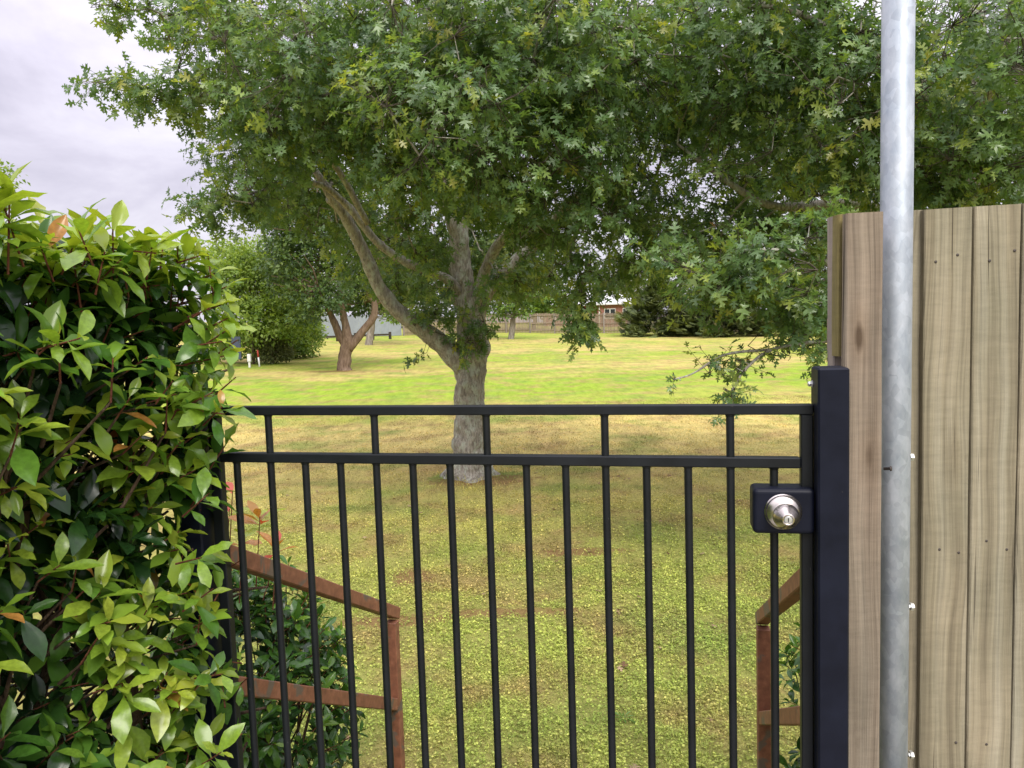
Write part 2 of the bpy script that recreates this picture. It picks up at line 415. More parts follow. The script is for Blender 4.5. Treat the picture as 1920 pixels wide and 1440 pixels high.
M['batten'] = wood('greenish_batten_timber', (.17, .14, .055), (.22, .19, .085), (.27, .24, .13))
M['far_wood'] = wood('far_fence_timber', (.20, .155, .115), (.27, .215, .165), (.33, .28, .22))
M['dark_wood'] = wood('dark_barrier_timber', (.035, .03, .022), (.06, .05, .04), (.09, .08, .06))

m, t, b, out = new_mat('galvanised_steel'); p = objc(t)
vo = N(t, 'ShaderNodeTexVoronoi'); vo.inputs['Scale'].default_value = 75; L(t, mapping(t, p, (1, 1, .7)), vo.inputs['Vector'])
n1 = noise_n(t, mapping(t, p, (1, 1, .5)), 26, 5, .65)
c = ramp(t, n1, [(.3, (.25, .29, .335)), (.5, (.33, .365, .405)), (.72, (.43, .46, .50))])
sv_ = N(t, 'ShaderNodeSeparateColor'); L(t, vo.outputs['Color'], sv_.inputs[0])
c = mixc(t, .35, c, mixc(t, 1.0, c, ramp(t, sv_.outputs[0], [(0, .75), (1, 1.3)]), 'MULTIPLY'))
L(t, c, b.inputs['Base Color']); b.inputs['Metallic'].default_value = .5
L(t, ramp(t, n1, [(.3, .52), (.7, .66)]), b.inputs['Roughness']); bump(t, b, n1, .12, .003); M['galv'] = m
m, t, b, out = new_mat('satin_stainless_steel'); b.inputs['Base Color'].default_value = (.62, .57, .52, 1); b.inputs['Metallic'].default_value = 1
b.inputs['Roughness'].default_value = .27; b.inputs['Anisotropic'].default_value = .4; M['steel'] = m
m, t, b, out = new_mat('bright_zinc'); b.inputs['Base Color'].default_value = (.55, .56, .54, 1); b.inputs['Metallic'].default_value = .6
b.inputs['Roughness'].default_value = .35; M['zinc'] = m
m, t, b, out = new_mat('keyhole_black'); b.inputs['Base Color'].default_value = (.01, .01, .01, 1); M['black'] = m
m, t, b, out = new_mat('nail_rust'); b.inputs['Base Color'].default_value = (.05, .04, .035, 1); b.inputs['Roughness'].default_value = .6; M['nail'] = m

m, t, b, out = new_mat('rusted_steel'); p = objc(t)
n1 = noise_n(t, p, 30, 5, .7); n2 = noise_n(t, mapping(t, p, loc=(5, 3, 1)), 9, 3, .55, .6)
c = ramp(t, n1, [(.3, (.12, .045, .025)), (.55, (.205, .082, .044)), (.75, (.29, .13, .075))])
pf = ramp(t, n2, [(.565, 0.0), (.60, 1.0)])
c = mixc(t, math_n(t, 'MULTIPLY', pf, .75), c, (.085, .085, .07))
L(t, c, b.inputs['Base Color']); b.inputs['Roughness'].default_value = .6; bump(t, b, n1, .12, .003); M['rust'] = m

def plain(name, col, rough=.8, var=.15, scale=3.0, spec=.3):
    m, t, b, out = new_mat(name); n1 = noise_n(t, geo_pos(t), scale, 4, .6)
    L(t, mixc(t, 1.0, col, ramp(t, n1, [(.3, 1 - var), (.7, 1 + var)]), 'MULTIPLY'), b.inputs['Base Color'])
    b.inputs['Roughness'].default_value = rough; b.inputs['Specular IOR Level'].default_value = spec; return m
M['concrete'] = plain('concrete', (.34, .32, .29), .9, .2, 6)
M['soil'] = plain('garden_soil', (.10, .06, .04), .95, .3, 12, .1)
M['white_metal'] = plain('white_roof_metal', (.60, .60, .61), .5, .05)
M['corrugated'] = plain('grey_corrugated_metal', (.27, .295, .33), .5, .1, 2)
M['white'] = plain('white_plastic', (.72, .72, .72), .5, .05)
M['red'] = plain('red_plastic', (.40, .05, .04), .5, .1)
M['trim'] = plain('white_trim', (.70, .69, .66), .6, .05)
M['glass'] = plain('dark_window_glass', (.03, .035, .04), .1, .1, 3, .6)
M['blue_box'] = plain('slate_blue_sheet', (.06, .075, .12), .5, .1)
m, t, b, out = new_mat('red_brick'); br = N(t, 'ShaderNodeTexBrick'); br.inputs['Scale'].default_value = 4.0
L(t, mapping(t, geo_pos(t), (1, 1, 1), rot=(R(90), 0, 0)), br.inputs['Vector'])
br.inputs['Color1'].default_value = (.26, .065, .04, 1); br.inputs['Color2'].default_value = (.20, .05, .035, 1); br.inputs['Mortar'].default_value = (.35, .3, .26, 1)
L(t, br.outputs[0], b.inputs['Base Color']); b.inputs['Roughness'].default_value = .85; M['brick'] = m

# ------------------------------------------------------------------ ground
def ground_z(x, y):
    x = np.asarray(x, float); y = np.asarray(y, float)
    s = np.clip((y - 11) / 59, 0, 1.6)
    z = 1.1 * s ** 1.25 - .029 * np.clip(x, -60, 60) * np.minimum(s, 1.2)
    z = z + .025 * np.sin(x * .7 + 1.1) * np.cos(y * .45) * np.clip((y - 3) / 5, 0, 1)
    return z + .46 * (1 - sstep(1.85, 3.0, y))
gx = np.r_[-400, -200, -110, np.linspace(-70, -14, 26), np.linspace(-13, 13, 66), np.linspace(14, 70, 26), 110, 200, 400]
gy = np.r_[-30, -10, -4, np.linspace(-2, 16, 74), np.linspace(17, 110, 70), 140, 200, 320, 600]
GX, GY = np.meshgrid(gx, gy); GZ = ground_z(GX, GY)
nx, ny = len(gx), len(gy); ii, jj = np.meshgrid(np.arange(nx - 1), np.arange(ny - 1))
q = (jj * nx + ii).ravel()
lawn = link('lawn', make_mesh('lawn', np.stack([GX, GY, GZ], -1).reshape(-1, 3), [np.stack([q, q + 1, q + nx + 1, q + nx], 1)], M['lawn']), None, 'structure')

# grass blades and clover in front, thinning out with distance
t2x = -7.0
def make_grass():
    Vs, Fs, Ts = [], [], []; n0 = 0
    def soil_mask(x, y):
        k = np.ones(len(x))
        for (sx, sy, rx, ry) in SOIL:
            d = ((x - sx) / rx) ** 2 + ((y - sy) / ry) ** 2
            k = np.minimum(k, np.clip(d * .8 + rng.random(len(x)) * .5 - .15, 0.06, 1))
        k = np.where((np.hypot(x + .63, y - 10.5) < .28), 0, k)
        return rng.random(len(x)) < k
    bands = [(2.9, 4.6, 6800, .030, .0042), (4.6, 6.5, 4600, .030, .0048), (6.5, 9, 2500, .032, .0065), (9, 13, 1300, .030, .009), (13, 19, 600, .030, .012)]
    for (y0, y1, dens, h, w) in bands:
        xa = .72 * y1 + .4
        n = int(dens * 2 * xa * (y1 - y0))
        x = rng.uniform(-xa, xa, n); y = rng.uniform(y0, y1, n)
        u = 960 + FPX * x / y
        ok = (np.abs(x) < .72 * y + .3) & (u > 330) & (u < 1620) & soil_mask(x, y)
        cl = np.array([mnoise.noise(Vector((a * 2.2, b_ * 2.2, 3.3))) for a, b_ in zip(x[ok], y[ok])])
        x, y = x[ok], y[ok]; keep = rng.random(len(x)) < np.clip(.80 + cl * .8, .25, 1); x, y, cl = x[keep], y[keep], cl[keep]
        z = ground_z(x, y); n = len(x)
        rd_ = np.minimum(np.hypot(x + .58, y - 10.35), np.hypot(x - t2x, y - 31.2) * .5); tuft = np.exp(-np.maximum(rd_ - .3, 0) / .16)
        hh = h * rng.uniform(.5, 1.3, n) * (1 + 3.2 * tuft) * (1 + .5 * np.clip(cl, -.5, 1)); ww = w * rng.uniform(.6, 1.3, n); a = rng.uniform(0, 6.283, n)
        lean = rng.uniform(.3, 1.5, n); d = np.stack([np.cos(a), np.sin(a), 0 * a], 1); e = np.stack([-np.sin(a), np.cos(a), 0 * a], 1)
        P = np.stack([x, y, z - .003], 1); up = np.array([0, 0, 1.])
        tip = P + (d * np.sin(lean)[:, None] + up * np.cos(lean)[:, None]) * hh[:, None]
        mid = P + (d * np.sin(lean * .5)[:, None] + up * np.cos(lean * .5)[:, None]) * (hh * .55)[:, None]
        V = np.stack([P - e * ww[:, None] * .5, mid - e * ww[:, None] * .5, tip, mid + e * ww[:, None] * .5], 1)
        k = n0 + 4 * np.arange(n)[:, None]
        Vs.append(V.reshape(-1, 3)); Fs.append(k + np.array([[0, 3, 2, 1]])); n0 += 4 * n
        tt = np.clip(.42 + .24 * rng.standard_normal(n) + cl * .25, 0, .95); tt = np.where(rng.random(n) < .04, 1.0, tt)
        Ts.append(np.repeat(tt, 4))
        if y0 < 8:      # clover: small level leaflets
            mcl = int(n * (.75 if y0 < 6 else .35)); sel = rng.choice(n, mcl, replace=False)
            P2 = np.stack([x[sel] + rng.normal(0, .01, mcl), y[sel] + rng.normal(0, .01, mcl), z[sel] + rng.uniform(.006, .026, mcl)], 1)
            s_ = rng.uniform(.0038, .0085, mcl) * (1 + .12 * (y0 - 3)); a2 = rng.uniform(0, 6.283, mcl)
            nn = norm(np.stack([rng.normal(0, .35, mcl), rng.normal(0, .35, mcl), np.ones(mcl)], 1))
            d2 = np.stack([np.cos(a2), np.sin(a2), 0 * a2], 1); d2 = norm(d2 - nn * (d2 * nn).sum(1, keepdims=True)); e2 = np.cross(nn, d2)
            S = s_[:, None]
            V = np.stack([P2 - d2 * S, P2 + e2 * S * .9 - d2 * S * .1, P2 + d2 * S * .9 + e2 * S * .35, P2 + d2 * S * .9 - e2 * S * .35, P2 - e2 * S * .9 - d2 * S * .1], 1)
            k = n0 + 5 * np.arange(mcl)[:, None]
            Vs.append(V.reshape(-1, 3)); Fs.append(k + np.array([[0, 1, 2, 3, 4]])); n0 += 5 * mcl
            Ts.append(np.repeat(np.clip(.62 + .25 * rng.standard_normal(mcl), .1, 1), 5))
    F4 = [f for f in Fs if f.shape[1] == 4]; F5 = [f for f in Fs if f.shape[1] == 5]
    # order of faces does not matter; indices are absolute
    me = make_mesh('grass', np.concatenate(Vs), [np.concatenate(F4), np.concatenate(F5)], M['grass'], np.concatenate(Ts), smooth=False)
    o = link('grass', me, None, 'stuff')
    tag(o, 'short mown grass and clover with bare red soil patches', 'grass')
make_grass()

# path slab, steps down to the lawn, garden bed under the hedge
GS = np.array([.4992, 1.4582, 0.0]); GTH = .18673
gS = np.array([math.cos(GTH), -math.sin(GTH), 0]); gN = np.array([math.sin(GTH), math.cos(GTH), 0]); gZ = np.array([0, 0, 1.])
GFR = np.array([gS, gN, gZ])
def G(s, n, z): return GS + gS * s + gN * n + gZ * z
PATH_Z = .5
V, F = boxV(GFR, G(-.3, -1.82, PATH_Z - .06), (2.6, 3.6, .12), .01)
link('path', make_mesh('path', V, F, M['concrete'], smooth=False), None, 'structure')
steps = thing('steps', 'concrete steps going down from the gate to the lawn', 'steps', G(-.5, .6, 0))
for k in range(3):
    zt = PATH_Z - .13 * (k + 1) - .0
    box_part('step', GFR, G(-.47, .12 + .40 * k, zt / 2), (1.24, .40 if k == 0 else .396, zt), M['concrete'], steps, G(-.5, .6, 0), .006)

# ------------------------------------------------------------------ black steel gate
base = G(-.55, 0, PATH_Z)
gate = thing('steel_gate', 'black tubular steel gate with round bars and a knob lock', 'gate', base)
SH = .0084
def rail_z(z0, s): return z0 - SH * s
def gbar(name, s0, s1, n0, n1, z0, z1, mat, bev=.002, parent=gate):
    # sheared box (the gate sags slightly towards the latch)
    V, F = boxV(GFR, G((s0 + s1) / 2, (n0 + n1) / 2, (z0 + z1) / 2), (abs(s1 - s0), abs(n1 - n0), abs(z1 - z0)), bev)
    s = (V - GS) @ gS; V = V + gZ * (-SH * s)[:, None]
    return link(name, make_mesh(name, V - base, F, mat, smooth=False), parent)
RT, RM, RB = 1.9267, 1.8242, .60
PIT = .081; SL, SR = -14 * PIT - .060, .0485
RD = .024
gbar('top_rail', SL, SR + .0225, 0, RD, RT - .0195, RT, M['gate_paint'])
gbar('middle_rail', SL + .0255, SR - .0005, .0005, RD - .0005, RM - .0205, RM, M['gate_paint'])
gbar('bottom_rail', SL + .0255, SR - .0005, .0005, RD - .0005, RB - .02, RB, M['gate_paint'])
gbar('stile', SR, SR + .022, .001, RD - .001, RB - .04, RT - .020, M['gate_paint'])
gbar('stile', SL, SL + .025, .001, RD - .001, RB - .04, RT - .020, M['gate_paint'])
def rod(name, s, z0, z1, r=.0079):
    P = np.array([G(s, RD / 2, z0), G(s, RD / 2, (z0 + z1) / 2), G(s, RD / 2, z1)]); P[:, 2] -= SH * s
    V, F = tube(P - base, r, 14, cap=False)
    # small weld collar where the rod meets the rail
    mb = MB(); mb.add(V, F)
    Vc, Fc = tube(np.array([P[-1] - gZ * .005, P[-1] - gZ * .0005]) - base, np.array([r, r * 1.3]), 14, cap=False); mb.add(Vc, Fc)
    link(name, mb.mesh(name, M['gate_paint']), gate)
for k in range(15):
    s = (k - 14) * PIT
    rod('bar', s, RB, RM - .0200)
for k in (1, 4, 7, 10, 13): rod('short_bar', (k - 14) * PIT, RM, RT - .0190)
# lock box and knob
lb_s0, lb_s1 = -.043, SR + .0222
zt, zb = 1.768, 1.679
V, F = boxV(GFR, G((lb_s0 + lb_s1) / 2, RD / 2, (zt + zb) / 2), (lb_s1 - lb_s0, .058, zt - zb), 0)
lb = link('lock_box', make_mesh('lock_box', V - base, F, M['post_paint'], smooth=False), gate)
bm_ = lb.modifiers.new('bevel', 'BEVEL'); bm_.width = .010; bm_.segments = 5
fn = RD / 2 - .029
kc = np.array([.0122, zt - .0445])
ko = G(kc[0], fn + .0005, kc[1]) - base
V, F = lathe([(0, .0345), (.002, .0345), (.0022, .0325), (.005, .0325), (.009, .029), (.014, .021), (.017, .0135), (.019, .0125), (.019, .006)], 48, ko, -gN)
link('knob_rose', make_mesh('knob_rose', V, F, M['steel']), gate)
V, F = lathe([(.0165, .0125), (.026, .0125), (.028, .018), (.031, .0225), (.034, .0240), (.038, .0238), (.046, .0195), (.054, .0145), (.060, .0112), (.0615, .0102), (.0615, .0080), (.0600, .0078), (.0600, .004)], 48, ko, -gN)
kn = link('door_knob', make_mesh('door_knob', V, F, M['steel']), gate)
V, F = lathe([(.0598, .0072), (.0612, .0072), (.0616, .0066), (.0616, .002)], 32, ko, -gN)
link('key_cylinder', make_mesh('key_cylinder', V, F, M['zinc']), kn)
V, F = boxV(GFR, ko - gN * .0618, (.0016, .001, .0078), 0)
link('keyhole', make_mesh('keyhole', V, F, M['black'], smooth=False), kn)

# posts either side of the gate
def steel_post(s0, s1, n0, n1, ztop, label, bolts):
    b0 = G((s0 + s1) / 2, (n0 + n1) / 2, PATH_Z - .03)
    po = thing('gate_post', label, 'post', b0, 'steel posts of the gate')
    box_part('shaft', GFR, G((s0 + s1) / 2, (n0 + n1) / 2, (ztop + PATH_Z - .05) / 2), (s1 - s0, n1 - n0, ztop - PATH_Z + .05), M['post_paint'], po, b0, .0035)
    for (z, n) in bolts:
        V, F = lathe([(0, .0075), (.002, .0075), (.002, .0055), (.007, .0055), (.0085, .003)], 6, G(s0, n, z) - b0, -gS)
        link('bolt', make_mesh('bolt', V, F, M['zinc'], smooth=False), po)
steel_post(.0722, .1275, -.034, .034, at(1556, 690, 1.41)[2], 'thick navy black steel post beside the lock box', [(at(1519, 722, 1.44)[2], .02)])
steel_post(SL - .075, SL - .010, -.030, .035, 2.0, 'black steel hinge post mostly hidden behind the leafy hedge', [])

# ------------------------------------------------------------------ timber fence, pole
fb = np.array([1.0, 1.62, PATH_Z - .05])
fence = thing('timber_fence', 'weathered vertical timber paling fence beside the gate', 'fence', fb)
def paling(px0, px1, ty0, ty1, y, thick, mat, name='paling', zbot=.46, parent=fence, off=fb, jag=.0009):
    """board with photo edges px0..px1 near the fence top, its front face y metres ahead; slightly uneven edges"""
    A, B = at(px0, ty0, y), at(px1, ty1, y)
    n = 14; V = []
    r = random.random() * 50
    for k in range(n + 1):
        tt = k / n
        for side, P in ((0, A), (1, B)):
            z = zbot + (P[2] - zbot) * tt
            wob = (mnoise.noise(Vector((r + side * 9, z * 2.3, 0))) * .0022 + jag * mnoise.noise(Vector((r, z * 9, side * 4))))
            yo = .002 * mnoise.noise(Vector((r, z * 1.3, 7.7)))
            x = P[0] + wob
            bv = .0025
            sg = 1 if side == 0 else -1
            V += [(x + sg * bv, y + yo, z), (x, y + yo + bv, z), (x, y + yo + thick, z)]
    V = np.array(V); F = []
    for k in range(n):
        o = 6 * k; u = o + 6
        ring = [2, 1, 0, 3, 4, 5]
        for a_, b_ in zip(ring, ring[1:] + ring[:1]): F.append([o + a_, o + b_, u + b_, u + a_])
    F4 = np.array(F); cap = np.array([[6 * n + i for i in (2, 1, 0, 3, 4, 5)]])
    me = make_mesh(name, V - off, [F4, cap], mat, smooth=False)
    return link(name, me, parent)
paling(1587, 1656.5, 400, 396.5, 1.500, .020, M['post_wood'], 'end_board')
paling(1610, 1670, 399, 396, 1.614, .022, M['paling'])
paling(1672, 1731.5, 395, 393.5, 1.612, .022, M['paling'])
PAL = [(1734.5, 1825, 393, 387.5, 1.596), (1829, 1916, 387, 382, 1.590), (1919.5, 2013, 381, 376.5, 1.586), (2015, 2108, 376, 371, 1.583), (2110, 2204, 370, 366, 1.580), (2206, 2300, 365, 361, 1.578)]
PAL += [(2302 + 96 * k, 2395 + 96 * k, 361 - 4.6 * k, 357 - 4.6 * k, 1.577 - .002 * k) for k in range(9)]
for (a, b_, c_, d, y) in PAL: paling(a, b_, c_, d, y, .024, M['paling'])
for zr in (.85, 1.45, 2.05):
    box_part('fence_rail', ID3, (1.66, 1.662, zr), (1.94, .04, .075), M['far_wood'], fence, fb, .003)
NAILS = [(1754, 491), (1795, 478), (1855, 489), (1902, 470), (1761, 1030), (1797, 1036), (1849, 1014), (1887, 1030), (1849, 1395), (1792, 1392)]
for (px, py) in NAILS:
    y = 1.5935 if px < 1827 else 1.5875
    V, F = lathe([(0, .0030), (.0016, .0030), (.0022, .0022)], 8, at(px, py, y + .003) - fb, (0, -1, 0))
    link('nail', make_mesh('nail', V, F, M['nail']), fence)
# end post of the fence: grey board with a greenish batten nailed to it
eb = at(1570, 1440, 1.56); eb[2] = PATH_Z - .05
ep = thing('fence_end_post', 'grey timber fence end post with a short greenish batten', 'post', eb)
paling(1563, 1581, 405, 401, 1.560, .030, M['grey_wood'], 'post_board', parent=ep, off=eb)
paling(1571, 1584.5, 402, 401, 1.532, .026, M['batten'], 'batten', zbot=at(1578, 668, 1.532)[2], parent=ep, off=eb)

pc = at(1681, 300, 1.567); pb = np.array([pc[0], 1.567, PATH_Z])
pole = thing('galvanised_pole', 'tall round galvanised steel pole in front of the paling fence', 'pole', pb)
ptop = np.array([pc[0] + .002, 1.567, 3.3]); pbot = np.array([pc[0] - .0015, 1.567, PATH_Z - .02])
V, F = tube(np.array([pbot, pbot * .5 + ptop * .5, ptop]) - pb, .0302, 40); link('tube', make_mesh('tube', V, F, M['galv']), pole)
V, F = lathe([(0, .0318), (.012, .0318), (.018, .028), (.021, .015)], 32, ptop - pb, (0, 0, 1)); link('cap', make_mesh('cap', V, F, M['galv']), pole)
for (px, py) in ((1711, 857), (1711.5, 1137), (1711, 1415)):
    c0 = at(px, py, 1.578) - pb; c0[0] -= .006
    V, F = lathe([(-.004, .005), (0, .005), (0, .0082), (.0062, .0082), (.0075, .0068)], 6, c0, (1, 0, 0))
    link('bolt', make_mesh('bolt', V, F, M['zinc'], smooth=False), pole)
V, F = lathe([(0, .003), (.012, .003), (.012, .0055), (.0145, .0045)], 10, at(1657, 879, 1.497) - fb, (.75, -.6, .12))
link('screw', make_mesh('screw', V, F, M['nail']), fence)

# ------------------------------------------------------------------ rusted handrails
def beam(A, B, w, h, mat, name, parent, off, up=(0, 0, 1)):
    A, B = np.asarray(A), np.asarray(B); d = norm(B - A); sx = norm(np.cross(d, up)); u2 = np.cross(sx, d)
    V, F = boxV(np.array([sx, d, u2]), (A + B) / 2 - off, (w, np.linalg.norm(B - A), h), .003)
    return link(name, make_mesh(name, V, F, mat, smooth=False), parent)
def handrail(end_px, end_py, y_end, n_back, msl, label):
    E = at(end_px, end_py, y_end)                      # top outer corner of the lower end
    sl = .515
    top = E - gZ * .02
    hb = np.array([top[0], top[1], 0.0]) - gN * .03
    h = thing('handrail', label, 'handrail', hb, 'rusted handrails of the steps')
    beam(top - gN * n_back + gZ * n_back * sl, top + gN * .004, .042, .044, M['rust'], 'top_rail', h, hb)
    mid = top - gZ * .335 - gN * .064
    beam(mid - gN * (n_back - .04) + gZ * (n_back - .04) * msl, mid, .042, .044, M['rust'], 'lower_rail', h, hb)
    pt = top - gN * .040
    V, F = boxV(GFR, np.array([pt[0], pt[1], (pt[2] - .02) / 2 - .05]) - hb, (.044, .044, pt[2] + .09), .003)
    link('post', make_mesh('post', V, F, M['rust'], smooth=False), h)
handrail(740, 1141, 2.92, 1.20, .555, 'rusty brown steel handrail in front of the dark shrub')
handrail(1428, 1150, 2.66, 1.02, .54, 'rusty orange steel handrail close to the thick gate post')

# ------------------------------------------------------------------ leaves
def photinia_leaf(bend, fold, wave, seed):
    r = np.random.default_rng(seed); ts = np.array([0, .10, .22, .38, .55, .72, .87, 1.0])
    wd = np.array([.012, .015, .075, .145, .178, .158, .085, .003]) * r.uniform(.92, 1.1)
    V = []; 
    ph = r.uniform(0, 6)
    for k, tt in enumerate(ts):
        y = math.sin(tt * bend) / bend if bend > .01 else tt
        z = -(1 - math.cos(tt * bend)) / max(bend, .01) * .9
        sx = .03 * math.sin(tt * 3 + ph)
        for j in (-1, -.5, 0, .5, 1):
            w = wd[k] * j
            V.append((w + sx, y, z + abs(j) ** 1.3 * wd[k] * fold - abs(j) ** 3 * wd[k] * .18 + wave * math.sin(tt * 13 + ph + j * 2) * abs(j) * wd[k]))
    F = []
    for k in range(len(ts) - 1):
        for j in range(4):
            a = 5 * k + j; F.append([a, a + 1, a + 6, a + 5])
    return np.array(V), np.array(F)
PHOT = [photinia_leaf(b_, f_, w_, s_) for s_, (b_, f_, w_) in enumerate([(.5, .45, .10), (.9, .35, .14), (.25, .5, .08), (1.2, .4, .16), (.7, .3, .2), (.4, .6, .12), (1.6, .55, .25), (.15, .75, .3), (1.0, .1, .35)])]
def oak_leaf(bend, fold, seed):
    r = np.random.default_rng(seed)
    # outline of the right half, base to tip: deep sinuses, pointed lobes
    pts = [(0.0, .0), (.012, .22), (.03, .27), (.21, .24), (.27, .33), (.11, .37), (.06, .45), (.20, .50), (.40, .56), (.30, .62), (.33, .69), (.10, .64), (.07, .72), (.15, .80), (.19, .88), (.08, .85), (0.0, 1.0)]
    pts = np.array(pts)
    V = []; nC = len(pts)
    def z(x, y): return fold * abs(x) - (1 - math.cos(y * bend)) * .7 - .25 * bend * abs(x) ** 2 * 2
    for side in (1, -1):
        j = 1 + r.uniform(-.24, .20, nC)
        for (x, y), jj in zip(pts, j): V.append((side * x * jj, y * (1 + (jj - 1) * .3), z(x, y)))
    mid = [.0, .24, .40, .60, .74, 1.0]
    m0 = len(V)
    for y in mid: V.append((0, y, z(0, y)))
    T = []
    near = [0, 0, 1, 1, 1, 2, 2, 2, 3, 3, 3, 3, 4, 4, 4, 4, 5]
    for sd in range(2):
        o = sd * nC
        for k in range(nC - 1):
            a, b_ = o + k, o + k + 1; ma, mb_ = m0 + near[k], m0 + near[k + 1]
            t1 = [a, b_, ma] if k not in (0,) else None
            if t1: T.append(t1 if sd == 0 else t1[::-1])
            if ma != mb_:
                t2 = [b_, mb_, ma]; T.append(t2 if sd == 0 else t2[::-1])
    return np.array(V), np.array(T)
OAK = [oak_leaf(b_, f_, s_) for s_, (b_, f_) in enumerate([(.3, .15), (.8, .25), (.5, -.1), (1.1, .2), (.2, .35), (1.5, .45), (.6, .6), (1.2, -.15)])]
def small_leaf(bend, w):
    V = np.array([(0, 0, 0), (w, .45, .08 + 0), (0, 1, -bend), (-w, .45, .08), (0, .5, -.02)])
    return V, np.array([[0, 1, 4], [1, 2, 4], [2, 3, 4], [3, 0, 4]])
SMALL = [small_leaf(.1, .28), small_leaf(.3, .34), small_leaf(.2, .22)]
def frond(seed):
    r = np.random.default_rng(seed); V = []; F = []
    for k in range(9):
        y = .1 + .1 * k; ln = .42 * (1 - .07 * k) * r.uniform(.8, 1.2)
        for sd in (-1, 1):
            i = len(V); V += [(0, y - .03, 0), (sd * ln * .55, y + ln * .35, .05), (sd * ln, y + ln * .95, -.06), (sd * ln * .35, y + ln * .62, .02)]
            F.append([i, i + 1, i + 2, i + 3] if sd > 0 else [i + 3, i + 2, i + 1, i])
    return np.array(V), np.array(F)
FROND = [frond(1), frond(2), frond(3)]

class Leaves:
    def __init__(s): s.P = []; s.A = []; s.S = []; s.T = []; s.K = []
    def add(s, P, Y, Z, size, tint, var):
        """arrays: base point, leaf direction, face normal, length, tint, variant"""
        Y = norm(Y); Z = norm(Z - Y * (Z * Y).sum(-1, keepdims=True)); X = np.cross(Y, Z)
        s.P.append(P); s.A.append(np.stack([X, Y, Z], 1)); s.S.append(size); s.T.append(tint); s.K.append(var)
    def done(s):
        for k in 'PASTK': setattr(s, k, np.concatenate(getattr(s, k)))
        return s
    def joined(s, name, temps, mat, off, keep):
        Vs, Fs, Ts = [], [], []; n0 = 0
        for v, (TV, TF) in enumerate(temps):
            i = np.where((s.K == v) & keep)[0]
            if not len(i): continue
            W = np.einsum('vk,nkj->nvj', TV, s.A[i]) * s.S[i][:, None, None] + s.P[i][:, None] - off
            Fs.append((TF[None] + (n0 + np.arange(len(i)) * len(TV))[:, None, None]).reshape(-1, TF.shape[1])); n0 += W.shape[0] * W.shape[1]
            Vs.append(W.reshape(-1, 3)); Ts.append(np.repeat(s.T[i], len(TV)))
        return make_mesh(name, np.concatenate(Vs), [np.concatenate(Fs)], mat, np.concatenate(Ts))
    def largest(s, temps, n=300, cell=16, mid=.5, window=None):
        """leaves that show largest and in front in the photograph"""
        C = s.P + s.A[:, 1] * (s.S * mid)[:, None]; u, v, z = proj(C)
        w0, w1, h0, h1 = window or (0, 1920, 0, 1440)
        ok = (z > .3) & (u > w0) & (u < w1) & (v > h0) & (v < h1)
        face = np.abs((s.A[:, 2] * norm(C - EYE)).sum(1))
        size = s.S / np.maximum(z, .1) * (.35 + .65 * face)
        best = {}
        for i in np.where(ok)[0]:
            k = (int(u[i] // cell), int(v[i] // cell))
            if k not in best or z[i] < z[best[k]]: best[k] = i
        c = sorted(best.values(), key=lambda i: -size[i])[:n]
        m = np.zeros(len(s.P), bool); m[c] = True; return m
    def parts(s, sel, temps, mat, parent, off, bins=8, name='leaf'):
        cache = {}
        for i in np.where(sel)[0]:
            v = int(s.K[i]); b_ = int(np.clip(s.T[i] * bins, 0, bins - 1))
            if (v, b_) not in cache:
                TV, TF = temps[v]; cache[(v, b_)] = make_mesh(name, TV, [TF], mat, np.full(len(TV), (b_ + .5) / bins))
            o = link(name, cache[(v, b_)], parent)
            A = s.A[i].T * s.S[i]; p = s.P[i] - off
            o.matrix_basis = Matrix(((*A[0], p[0]), (*A[1], p[1]), (*A[2], p[2]), (0, 0, 0, 1)))

def shoots(lv, P, D, length, nleaf, size, tint_lo, tint_hi, nvar, droop=.12):
    """whorled shoots: leaves spiral up a short stem; returns stem edges"""
    n = len(P); D = norm(D)
    ref = np.where(np.abs(D[:, 2:3]) > .9, np.array([[1., 0, 0]]), np.array([[0, 0, 1.]]))
    u = norm(np.cross(D, ref)); w = np.cross(D, u); ph = rng.uniform(0, 6.28, n)
    for k in range(nleaf):
        tt = (k + .5) / nleaf
        a = ph + k * 2.4 + rng.normal(0, .25, n)
        op = np.radians(86 - 52 * tt ** 1.3) + rng.normal(0, .16, n)
        rad = u * np.cos(a)[:, None] + w * np.sin(a)[:, None]
        Y = D * np.cos(op)[:, None] + rad * np.sin(op)[:, None]; Y[:, 2] += .22 - droop * (1 - tt * .7)
        Y = norm(Y); Z = D * .7 + np.array([0, 0, 1.0]) + rng.normal(0, .25, (n, 3))
        s = size * rng.uniform(.55, 1.18, n) * (1 - .30 * tt ** 3)
        base = P + D * (length * (.25 + .75 * tt))[:, None]
        ti = tint_lo + (tint_hi - tint_lo) * (.25 + .75 * tt) + rng.normal(0, .07, n)
        keep = rng.random(n) < .93
        lv.add(base[keep], Y[keep], Z[keep], s[keep], np.clip(ti, 0, 1)[keep], rng.integers(0, nvar, keep.sum()))
    return P, P + D * length[:, None]

